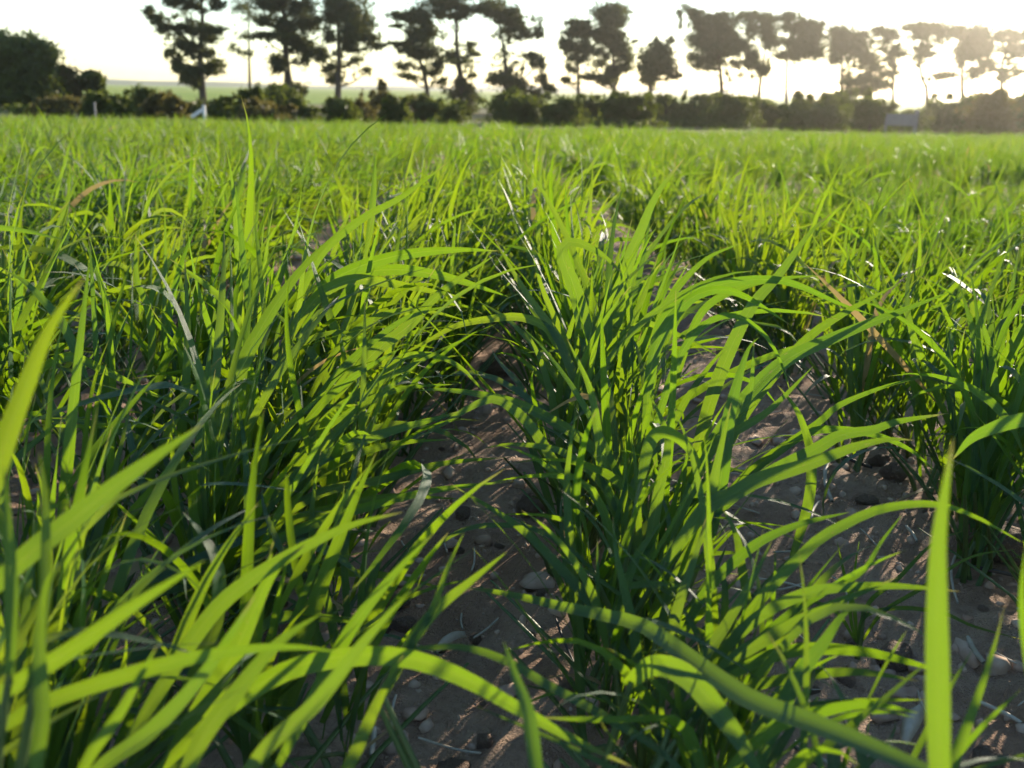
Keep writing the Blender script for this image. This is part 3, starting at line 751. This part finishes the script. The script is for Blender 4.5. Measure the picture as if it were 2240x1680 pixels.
def vig(x, y):
    if 3.6 < y < 5.2 and x > .75 + .12 * math.sin(y * 9): return .56
    return (1.07 if -.45 < x < .2 and y > .9 else .9 if x > .2 and y > 4.5 else 1.0) + 0.16 * math.sin(x * 1.7 + 0.6 * y + 1) * math.sin(y * 0.9 - x * .5) + 0.08 * math.sin(x * 5 + 2) * math.sin(y * 4.1)

ROWNAME = {0: 'the row just right of the central strip', -1: 'the row just left of the central strip'}
for k_, w_ in ((1, 'second'), (2, 'third'), (3, 'fourth'), (4, 'fifth'), (5, 'sixth')):
    ROWNAME[k_] = 'the ' + w_ + ' row right of the central strip'; ROWNAME[-1 - k_] = 'the ' + w_ + ' row left of the central strip'
def in_view(x, y, marg=0.25):
    d = Vector((x, y, gz(x, y) + .1)) - Vector((0, 0, CAM_H)); D = d.dot(fwd)
    if D < .12: return False
    px = d.dot(rgt) / D * FPX; py = -d.dot(upv) / D * FPX
    m_ = marg * FPX / max(D, .2) * .6
    return abs(px) < 1120 + m_ and py < 840 + m_ * 1.2

PLANTS = []      # (row, x, y) of near individuals
far_pts = []
rp = random.Random(21)
for row in range(-46, 46):
    x0 = ROW0 + ROWSP * row
    if row == -1: x0 += .042
    if row >= 1: x0 += .03
    y = -0.6 + rp.uniform(0, .05)
    while y < 22.3:
        y += rp.uniform(.022, .054) * (.72 if row == -1 and .35 < y < 1.3 else 1 if y < 9 else 1.9)
        x = x0 + rp.gauss(0, .022 if y < .9 else .032 if y < 1.6 else .034)
        if row == -1 and .4 < y <= 1.2:
            q_ = rp.random()
            if q_ < .34: x = x0 + abs(rp.gauss(0, .065))
            elif q_ < .60: x = x0 - .03 - abs(rp.gauss(0, .07))
        if row == -2 and .8 < y < 2 and rp.random() < .4: x = x0 + abs(rp.gauss(0, .08))
        if row == 0 and y > 1.2 and rp.random() < .45: x = x0 - abs(rp.gauss(0, .11))
        if row == -1 and y > 1.2 and rp.random() < .45: x = x0 + abs(rp.gauss(0, .11))
        if abs(x) > .58 * max(y, 0) + 1.3: continue
        if rp.random() < .04: continue
        if y < 0.30 and abs(row + .5) < 1: continue
        far_pts.append((row, x, y))
cand = [p for p in far_pts if in_view(p[1], p[2], .12) and p[2] > .30]
cand.sort(key=lambda p: p[2] + .12 * abs(p[1]))
NEAR = 215
near_set = set(cand[:NEAR])
PLANTS = cand[:NEAR]
far_pts = [p for p in far_pts if p not in near_set]

def band(y): return 'near the camera' if y < .8 else 'in the middle ground' if y < 1.6 else 'further out'
rowcount = {}
for (row, x, y) in PLANTS:
    r = random.Random(hash((round(x, 4), round(y, 4))) & 0xffff)
    rowcount[row] = rowcount.get(row, 0) + 1
    nm = ROWNAME.get(row, 'an outer crop row')
    e = link('wheat_plant', None, loc=(x, y, soil_z(x, y)))
    if y < 1.2: lab = 'wheat plant in ' + nm + ', ' + ordinal(rowcount[row]) + ' from the front'
    else: lab = 'wheat plant ' + band(y) + ' in ' + nm
    tag(e, lab, 'wheat plant', 'wheat plants in ' + nm + ('' if y < 1.2 else ', ' + band(y)))
    vg = min(1.14, vig(x, y) * r.uniform(.88, 1.1))
    if row in (-1, 0) and y < .85: vg *= (.70 if row == 0 else .86) if y < .6 else .88 if row == 0 else .98
    for k in range(r.choice([4, 5, 5])):
        H, leaves = tiller_spec(r, vg, {-1: .8, 0: .6, -2: .8}.get(row, .45))
        dx, dy = r.gauss(0, .008), r.gauss(0, .010)
        st = link('stem', STEMLIB[r.randrange(6)], e, (dx, dy, 0)); st.scale = (H / .7 if False else 1, 1, H)
        st.scale = (1, 1, H)
        for (h, a, li, sc_) in leaves:
            lf = link('leaf', LIB[li], e, (dx, dy, h))
            lf.rotation_euler = (r.gauss(0, .2), r.gauss(0, .2), a); lf.scale = (sc_ * r.uniform(.9, 1.1),) * 3

DRYLIB = []
for j in range(5):
    V, F, UV = lib_leaf(random.Random(4000 + j), 13, 2)
    DRYLIB.append(mk_mesh('withered_leaf', V * np.array([.62, .62, .30]), F, UV, mats=[M_DRY]))
rd = random.Random(77)
for e in [o for o in COL.objects if o.name.startswith('wheat_plant')]:
    if rd.random() < .45:
        lf = link('withered_leaf', DRYLIB[rd.randrange(5)], e, (rd.gauss(0, .008), rd.gauss(0, .008), rd.uniform(.006, .02)))
        lf.rotation_euler = (0, rd.uniform(.1, .5), rd.uniform(0, 6.28)); lf.scale = (1, rd.uniform(.6, 1), 1)

# the rest of the crop as one mass
VS, FS, US, RS = [], [], [], []
nv = 0
for (row, x, y) in far_pts:
    r = random.Random(hash((round(x, 4), round(y, 4))) & 0xffff)
    vg = min(1.16, vig(x, y) * (r.uniform(.85, 1.12) if y < 2.5 else r.uniform(.55, 1.2)))
    lod = 0 if y < 5.5 else 1
    if y < 2.6: lod = 2
    z = gz(x, y)
    for k in range(6 if y < 3 else 5 if y < 6 else 3 if y < 10 else 2):
        H, leaves = tiller_spec(r, vg)
        dx, dy = r.gauss(0, .012), r.gauss(0, .012)
        for (h, a, li, sc_) in leaves:
            V, F, UV = LOW[li][lod]
            ca, sa = math.cos(a), math.sin(a); q = sc_ * (1 if y < 6 else 1.1)
            W = np.empty_like(V)
            W[:, 0] = (V[:, 0] * ca - V[:, 1] * sa) * q + x + dx
            W[:, 1] = (V[:, 0] * sa + V[:, 1] * ca) * q + y + dy
            W[:, 2] = V[:, 2] * q + z + h
            VS.append(W); FS.append(F + nv); US.append(UV); RS.append(np.full(len(V), r.random())); nv += len(V)
crop = link('wheat_crop', mk_mesh('wheat_crop', np.concatenate(VS), np.concatenate(FS), np.concatenate(US), np.concatenate(RS), mats=[M_LEAF]))
tag(crop, 'dense green young wheat filling the field out to the hedge', 'wheat', kind='stuff')

# single leaves that stand out in the photograph: (width px, depth at base, depth at tip, [(x, y) base -> tip], roll degrees)
HERO = [
 # front, blurred, sweeping up from the lower corner
 (58, .33, .31, [(-90, 1290), (0, 1000), (60, 835), (113, 711), (186, 605)], 10),
 (60, .34, .36, [(-70, 1340), (60, 1215), (150, 1145), (282, 1041), (443, 928)], -15),
 (50, .33, .33, [(-80, 1590), (-10, 1525), (145, 1427), (289, 1326), (449, 1225)], 10),
 (46, .33, .36, [(-60, 1640), (60, 1555), (180, 1507), (362, 1452), (506, 1424), (640, 1415), (749, 1427)], 20),
 (62, .44, .43, [(330, 1760), (390, 1640), (506, 1440), (593, 1260), (669, 1190)], 10),
 (40, .46, .46, [(250, 1760), (320, 1600), (416, 1348), (480, 1220), (564, 1100)], -10),
 (46, .42, .44, [(270, 1640), (380, 1460), (485, 1319), (615, 1225), (760, 1152), (881, 1120)], 15),
 (58, .42, .40, [(330, 1700), (480, 1560), (620, 1468), (760, 1435), (890, 1438), (1010, 1480), (1135, 1550), (1270, 1625), (1400, 1685)], 25),
 (40, .43, .43, [(600, 1690), (700, 1500), (772, 1370), (863, 1254), (950, 1165)], 5),
 (24, .45, .45, [(820, 1560), (890, 1430), (946, 1333), (982, 1235), (1015, 1165)], 0),
 (34, .45, .45, [(830, 1540), (890, 1420), (953, 1335), (1025, 1275), (1110, 1206)], 0),
 (36, .40, .40, [(720, 1760), (770, 1660), (819, 1550), (855, 1478), (884, 1430)], 15),
 (38, .345, .36, [(1190, 1800), (1172, 1690), (1154, 1560), (1126, 1478), (1100, 1400)], 40),
 (42, .31, .31, [(70, 1800), (78, 1680), (92, 1560), (86, 1400), (100, 1280), (130, 1232)], 10),
 (34, .34, .34, [(150, 1740), (205, 1640), (262, 1560), (345, 1410)], 0),
 (36, .32, .32, [(20, 1500), (24, 1300), (16, 1140), (8, 1015)], 20),
 (30, .33, .33, [(95, 1420), (100, 1240), (98, 1100), (86, 985)], 15),
 (50, .36, .38, [(380, 1760), (440, 1620), (520, 1510), (610, 1405), (705, 1340)], 0),
 (44, .35, .36, [(120, 1800), (220, 1680), (330, 1600), (450, 1470), (560, 1300)], -30),
 (46, .48, .50, [(380, 1560), (450, 1420), (478, 1300), (470, 1220), (437, 1163), (400, 1120)], 35),
 (42, .36, .36, [(480, 1780), (580, 1640), (690, 1540), (800, 1400), (900, 1290)], -35),
 # left row, in focus
 (44, .72, .74, [(430, 1160), (455, 1060), (495, 880), (563, 732), (650, 600), (755, 492)], 5),
 (27, .80, .80, [(330, 1180), (375, 1090), (402, 890), (410, 720), (404, 560)], 30),
 (32, .72, .70, [(470, 1200), (505, 1120), (565, 1010), (635, 930), (718, 850)], 0),
 (24, .78, .74, [(420, 1080), (333, 993), (300, 960), (195, 925), (58, 914)], 10),
 (26, .85, .78, [(60, 850), (100, 800), (155, 780), (223, 806), (310, 850), (395, 885)], 15),
 (26, .85, .85, [(190, 830), (144, 721), (103, 666), (52, 615), (5, 588)], 0),
 (18, .90, .90, [(250, 800), (240, 708), (223, 629), (186, 528)], 10),
 (22, .92, .90, [(326, 830), (333, 732), (320, 663), (299, 610), (297, 508)], 0),
 (22, .88, .86, [(560, 800), (529, 715), (495, 663), (440, 615), (371, 566)], 5),
 (18, .95, .95, [(545, 700), (535, 600), (524, 480), (514, 402)], 5),
 (16, .95, .95, [(580, 720), (574, 640), (566, 560), (556, 470)], 20),
 (24, .95, .95, [(640, 690), (700, 560), (790, 480), (880, 430), (980, 355)], 0),
 (20, 1.05, 1.05, [(800, 560), (812, 480), (818, 400), (822, 330)], 5),
 (22, .78, .80, [(225, 1080), (170, 1020), (110, 880), (40, 720)], 5),
 # arches from the left row over the strip
 (36, .92, .92, [(640, 760), (700, 640), (770, 590), (880, 557), (1000, 546), (1092, 549)], 10),
 (32, .88, .90, [(610, 800), (645, 715), (700, 645), (768, 612), (845, 618), (940, 636), (1020, 652)], 12),
 (32, .95, .95, [(720, 700), (790, 605), (860, 590), (940, 598), (1010, 615), (1112, 649)], 8),
 (36, .80, .82, [(640, 1020), (720, 880), (820, 770), (896, 711), (968, 636), (1083, 558)], 0),
 (22, .80, .78, [(690, 1010), (780, 900), (870, 790), (920, 776), (965, 781), (1012, 807), (1048, 845), (1085, 872)], 15),
 (36, .68, .70, [(520, 1230), (590, 1100), (690, 1012), (769, 972), (872, 938), (975, 910), (1032, 892)], 5),
 (28, .66, .68, [(520, 1280), (600, 1150), (700, 1078), (830, 1050), (960, 1015), (1112, 1000)], 15),
 (30, .60, .62, [(470, 1340), (580, 1200), (700, 1140), (830, 1100), (960, 1070), (1130, 1052)], 25),
 (24, .70, .70, [(620, 1120), (700, 990), (780, 900), (850, 850), (930, 782)], 0),
 (24, .74, .74, [(620, 1000), (690, 900), (740, 850), (810, 800), (880, 760)], 10),
 (26, .62, .64, [(500, 1300), (620, 1240), (740, 1250), (870, 1262), (980, 1290)], 30),
 (28, .70, .72, [(560, 1180), (660, 1060), (760, 1000), (880, 968), (985, 962)], 12),
 (24, .74, .76, [(600, 1100), (690, 960), (780, 890), (880, 850), (1000, 840)], 5),
 (24, .76, .78, [(620, 1040), (700, 930), (800, 850), (900, 800), (1010, 742)], 0),
 (26, .64, .66, [(520, 1260), (620, 1150), (730, 1110), (860, 1085), (1010, 1092)], 20),
 (22, .80, .82, [(640, 960), (720, 840), (800, 760), (900, 690), (1000, 668)], 8),
 (20, .84, .86, [(660, 900), (740, 760), (830, 690), (930, 680), (1030, 704)], 10),
 # middle (right) row leaves reaching left over the strip
 (24, .86, .84, [(1300, 900), (1270, 820), (1236, 766), (1198, 718), (1140, 694), (1078, 697), (1000, 712), (935, 746), (860, 785)], 10),
 (30, .74, .72, [(1360, 1080), (1300, 985), (1215, 924), (1130, 883), (1044, 862), (958, 852), (905, 856)], 15),
 (30, .70, .69, [(1290, 1120), (1240, 1060), (1188, 972), (1147, 917), (1112, 888), (1078, 873), (1030, 890), (975, 924), (906, 962)], 8),
 (28, .66, .66, [(1420, 1300), (1385, 1180), (1318, 1058), (1250, 1000), (1198, 979), (1112, 972), (1055, 982)], 10),
 (30, .56, .60, [(1420, 1520), (1370, 1430), (1300, 1330), (1243, 1261), (1134, 1152), (988, 1060)], 5),
 (58, .31, .55, [(2130, 1740), (2005, 1680), (1874, 1622), (1750, 1572), (1642, 1532), (1548, 1470), (1460, 1405), (1387, 1362), (1243, 1330), (1098, 1297), (1000, 1284)], 15),
 (16, .60, .60, [(1300, 1250), (1240, 1195), (1170, 1158), (1105, 1149), (1025, 1156), (953, 1200), (902, 1310)], 10),
 (32, .60, .62, [(1285, 1660), (1272, 1575), (1264, 1369), (1250, 1215), (1240, 1080), (1246, 990), (1263, 885)], 5),
 (26, .56, .58, [(1340, 1430), (1360, 1320), (1390, 1225), (1423, 1172), (1458, 1132)], 0),
 (26, .43, .45, [(1500, 1700), (1440, 1640), (1310, 1560), (1200, 1500), (1098, 1442), (1007, 1416), (900, 1420), (790, 1432)], 25),
 # middle row, upright and sweeping right
 (46, .90, .92, [(1330, 980), (1320, 860), (1290, 760), (1260, 640), (1228, 552), (1250, 528), (1310, 552), (1366, 602)], 5),
 (40, .94, .95, [(1310, 960), (1330, 800), (1368, 600), (1403, 503), (1439, 422), (1497, 346)], 5),
 (38, .80, .84, [(1500, 1080), (1560, 860), (1636, 685), (1702, 604), (1773, 508), (1820, 466)], 5),
 (30, .82, .82, [(1400, 960), (1430, 770), (1454, 695), (1525, 638), (1626, 614), (1705, 613), (1766, 632), (1838, 665), (1916, 691)], 12),
 (22, .86, .86, [(1470, 860), (1530, 690), (1620, 630), (1712, 609), (1803, 603)], 10),
 (34, .76, .77, [(1410, 950), (1425, 800), (1451, 723), (1512, 652), (1577, 632), (1628, 647), (1671, 672), (1731, 712)], 15),
 (30, .80, .82, [(1570, 1030), (1640, 890), (1758, 748), (1838, 690), (1910, 650), (1970, 618)], 0),
 (42, .74, .78, [(1470, 1150), (1560, 970), (1650, 850), (1726, 784), (1802, 748), (1899, 708), (1982, 676), (2082, 637)], 5),
 (22, .74, .74, [(1400, 1080), (1450, 880), (1498, 759), (1559, 698), (1614, 692), (1671, 730), (1708, 791), (1731, 866)], 8),
 (44, .66, .67, [(1555, 1180), (1575, 1060), (1592, 922), (1614, 831), (1637, 763), (1660, 738)], 10),
 (30, .68, .68, [(1730, 1230), (1768, 1100), (1774, 1000), (1755, 925), (1735, 885), (1700, 842)], 5),
 (44, .58, .62, [(1450, 1240), (1540, 1115), (1606, 1080), (1657, 1050), (1766, 1016), (1874, 976), (1946, 961), (1999, 963)], 5),
 (36, .66, .68, [(1540, 1150), (1640, 1060), (1780, 985), (1838, 952), (1910, 940), (1964, 922), (2075, 904)], 10),
 (22, .72, .74, [(1560, 1120), (1640, 1030), (1784, 929), (1838, 885), (1946, 842), (2021, 827)], 5),
 (22, .72, .72, [(1640, 1040), (1760, 950), (1840, 940), (1910, 950), (1954, 965), (2000, 990), (2050, 1035)], 20),
 (40, .58, .60, [(2340, 905), (2240, 918), (2185, 932), (2127, 958), (2084, 1005)], 5),
 (38, .62, .62, [(1400, 1060), (1420, 970), (1450, 944), (1490, 962), (1520, 1000), (1543, 1050)], 25),
 (28, .88, .90, [(1345, 1000), (1350, 860), (1372, 740), (1410, 640), (1440, 560)], 20),
 (26, .84, .86, [(1290, 1000), (1265, 860), (1220, 740), (1150, 640), (1080, 520)], 5),
 (30, .86, .86, [(1330, 1020), (1300, 880), (1240, 760), (1190, 640), (1165, 560)], 10),
 (24, .92, .94, [(1380, 900), (1400, 780), (1460, 660), (1540, 570), (1625, 530)], 5),
 (26, .70, .72, [(1480, 1180), (1540, 1060), (1600, 960), (1640, 860), (1650, 740)], 0),
 (30, .66, .68, [(1440, 1240), (1500, 1100), (1560, 980), (1680, 900), (1780, 800)], -10),
 (28, .66, .66, [(1380, 1200), (1330, 1080), (1310, 960), (1290, 850), (1240, 740)], 10),
 (32, .62, .64, [(1400, 1320), (1420, 1200), (1440, 1080), (1460, 960), (1420, 860)], 10),
 (34, .58, .60, [(1440, 1380), (1480, 1260), (1540, 1150), (1570, 1010), (1600, 880)], 0),
 # front of the middle row
 (64, .295, .30, [(2070, 1860), (2056, 1690), (2051, 1478), (2050, 1297), (2056, 1160), (2085, 958)], 5),
 (30, .33, .33, [(2300, 1700), (2262, 1500), (2236, 1330), (2242, 1200)], 0),
 (30, .50, .54, [(1540, 1560), (1620, 1370), (1765, 1203), (1838, 1152), (1928, 1113), (2037, 1102), (2127, 1127), (2242, 1190)], 12),
 (34, .50, .50, [(1500, 1560), (1567, 1442), (1657, 1351), (1766, 1297), (1874, 1283), (1982, 1283), (2100, 1294)], 10),
 (38, .48, .50, [(1500, 1600), (1585, 1460), (1693, 1387), (1802, 1330), (1892, 1293), (1963, 1263)], 5),
 (46, .44, .46, [(1650, 1700), (1700, 1570), (1747, 1478), (1802, 1405), (1841, 1348), (1882, 1312)], 10),
 (40, .48, .50, [(1480, 1560), (1600, 1470), (1720, 1425), (1800, 1418), (1910, 1428), (2025, 1458), (2110, 1485)], 30),
 (30, .48, .50, [(1500, 1580), (1620, 1510), (1760, 1478), (1880, 1470), (2010, 1490)], 25),
 (64, .45, .40, [(1370, 1500), (1430, 1455), (1505, 1480), (1575, 1560), (1630, 1640), (1690, 1760)], 15),
 (22, .50, .52, [(1580, 1500), (1660, 1400), (1760, 1320), (1881, 1254), (1928, 1185), (1978, 1120)], 0),
 (26, .56, .56, [(1640, 1330), (1622, 1240), (1610, 1170), (1580, 1110)], 20),
 (30, .52, .54, [(1420, 1620), (1400, 1480), (1380, 1350), (1350, 1220), (1340, 1130)], 15),
 (34, .50, .54, [(1440, 1620), (1450, 1480), (1480, 1340), (1520, 1220), (1545, 1130)], 5),
 (32, .48, .52, [(1460, 1600), (1510, 1480), (1580, 1380), (1650, 1260), (1690, 1180)], -10),
 (30, .54, .56, [(1480, 1420), (1540, 1300), (1640, 1200), (1740, 1150), (1860, 1120)], 10),
 (40, .42, .42, [(1560, 1720), (1680, 1600), (1780, 1560), (1900, 1540), (2010, 1560)], 40),
]
# young lone plant on the sunny soil
LONE = [(12, .56, .55, [(1874, 1405), (1868, 1330), (1850, 1270), (1830, 1180)], 10), (13, .56, .56, [(1880, 1405), (1900, 1320), (1960, 1270), (2040, 1190), (2110, 1160)], 0), (12, .56, .54, [(1876, 1408), (1890, 1350), (1960, 1330), (2060, 1340), (2130, 1370), (2240, 1400)], 20),
        (12, .56, .55, [(1884, 1405), (1930, 1340), (2010, 1290), (2120, 1220), (2230, 1200)], 10), (10, .56, .56, [(1872, 1405), (1860, 1340), (1868, 1260), (1880, 1180)], 5), (11, .56, .53, [(1870, 1400), (1830, 1340), (1760, 1310), (1690, 1300)], 10)]

def hero_leaf(spec, k):
    wpx, d0, d1, pts, roll = spec
    n = len(pts)
    P = [at(x, y, d0 + (d1 - d0) * i / (n - 1)) for i, (x, y) in enumerate(pts)]
    C = spline([tuple(p) for p in P], 26)
    T = np.gradient(C, axis=0); T /= np.linalg.norm(T, axis=1)[:, None]
    r = random.Random(k * 7 + 3)
    cen = C.mean(0); view = cen - np.array([0, 0, CAM_H]); view /= np.linalg.norm(view)
    S0 = np.cross(T, view); S0 /= np.linalg.norm(S0, axis=1)[:, None]
    N0 = np.cross(T, S0)
    t = np.linspace(0, 1, len(C))
    a = R(roll + r.uniform(-8, 8)) + R(r.uniform(-28, 28)) * (t - .4)
    S = S0 * np.cos(a)[:, None] + N0 * np.sin(a)[:, None]
    Nn = np.cross(T, S)
    dm = d0 * .6 + d1 * .4
    wid = wpx * dm / FPX / math.cos(R(roll)) * .78
    return C, blade(C, S, Nn, wid, 4, fold=r.uniform(.08, .26), wave=r.uniform(0, .06), ph=r.uniform(0, 6))

hero_plants = {}
def hero_plant_for(p):
    row = int(round((p[0] - ROW0) / ROWSP)); row = max(-2, min(2, row))
    x0 = ROW0 + ROWSP * row
    key = (row, int(round(p[1] / .055)))
    if key not in hero_plants:
        y = key[1] * .055; x = x0 + max(-.03, min(.03, p[0] - x0))
        e = link('wheat_plant', None, loc=(x, y, soil_z(x, y)))
        hero_plants[key] = e
    return hero_plants[key]
for k, sp_ in enumerate(HERO):
    C, (V, F, UV) = hero_leaf(sp_, k)
    e = hero_plant_for(C[0]); b = np.array(e.location)
    lf = link('leaf', mk_mesh('leaf', V - b, F, UV, mats=[M_LEAF]), e)
    fa = lf.data.attributes.new('fresh', 'FLOAT', 'POINT'); fa.data.foreach_set('value', np.ones(len(V), np.float32))
    p0 = C[0] - b; d = C[1] - C[0]; d /= np.linalg.norm(d)
    L = np.linalg.norm(p0)
    if L > .01:
        m1 = p0 - d * L * .35
        m1[2] = max(m1[2], .02 * 0 + p0[2] * .3)
        cp = spline([np.array([0, 0, -.01]), m1 * .55 + np.array([0, 0, .01]), p0 + d * .004], 7)
        v, f = tube(cp, [.0027, .0025, .0024, .0022, .0021, .0019, .0013], 6)
        link('stem', mk_mesh('stem', v, f, mats=[M_STEM]), e)
cnt = {}
for key in sorted(hero_plants):
    e = hero_plants[key]; row = key[0]; cnt[row] = cnt.get(row, 0) + 1
    nl = sum(1 for c in e.children if c.name.startswith('leaf'))
    tag(e, 'tall wheat plant in ' + ROWNAME[row] + ', ' + ordinal(cnt[row]) + ' from the camera', 'wheat plant', 'wheat plants with large leaves standing out')
b0 = on_ground(1878, 1412); b0.z = soil_z(b0.x, b0.y)
e = link('wheat_plant', None, loc=b0); tag(e, 'small lone thin wheat plant growing in the bare soil beside a speckled stone', 'wheat plant')
for k, sp_ in enumerate(LONE):
    wpx, d0, d1, pts, roll = sp_
    dd = (b0 - Vector((0, 0, CAM_H))).dot(fwd)
    C, (V, F, UV) = hero_leaf((wpx, dd - .005, dd - .03 - .01 * k, pts, roll), 500 + k)
    V = V - np.array(b0); V[:, 2] = np.maximum(V[:, 2], .004)
    link('leaf', mk_mesh('leaf', V, F, UV, mats=[M_LEAF]), e)
v, f = tube([(0, 0, -.01), (.001, 0, .02), (0, 0, .045)], [.0022, .002, .0014], 6)
link('stem', mk_mesh('stem', v, f, mats=[M_STEM]), e)

# ------------------------------------------------------------------ haze added to lift the background and glow near the sun
HX = 2100
V, F = [], []
box(V, F, (0, 0, 3.0), HX, HX, 7.0)
mt, nt, out = new_mat('haze')
pv = nt.nodes.new('ShaderNodeVolumePrincipled')
pv.inputs['Color'].default_value = (1.0, 0.95, 0.86, 1)
pv.inputs['Density'].default_value = 0.0004
pv.inputs['Anisotropy'].default_value = 0.84
nt.links.new(pv.outputs[0], out.inputs['Volume'])
hz = link('haze', mk_mesh('haze', V, F, smooth=False, mats=[mt]))
tag(hz, 'thin haze added over the field and trees for glow near the sun', 'haze', kind='stuff')
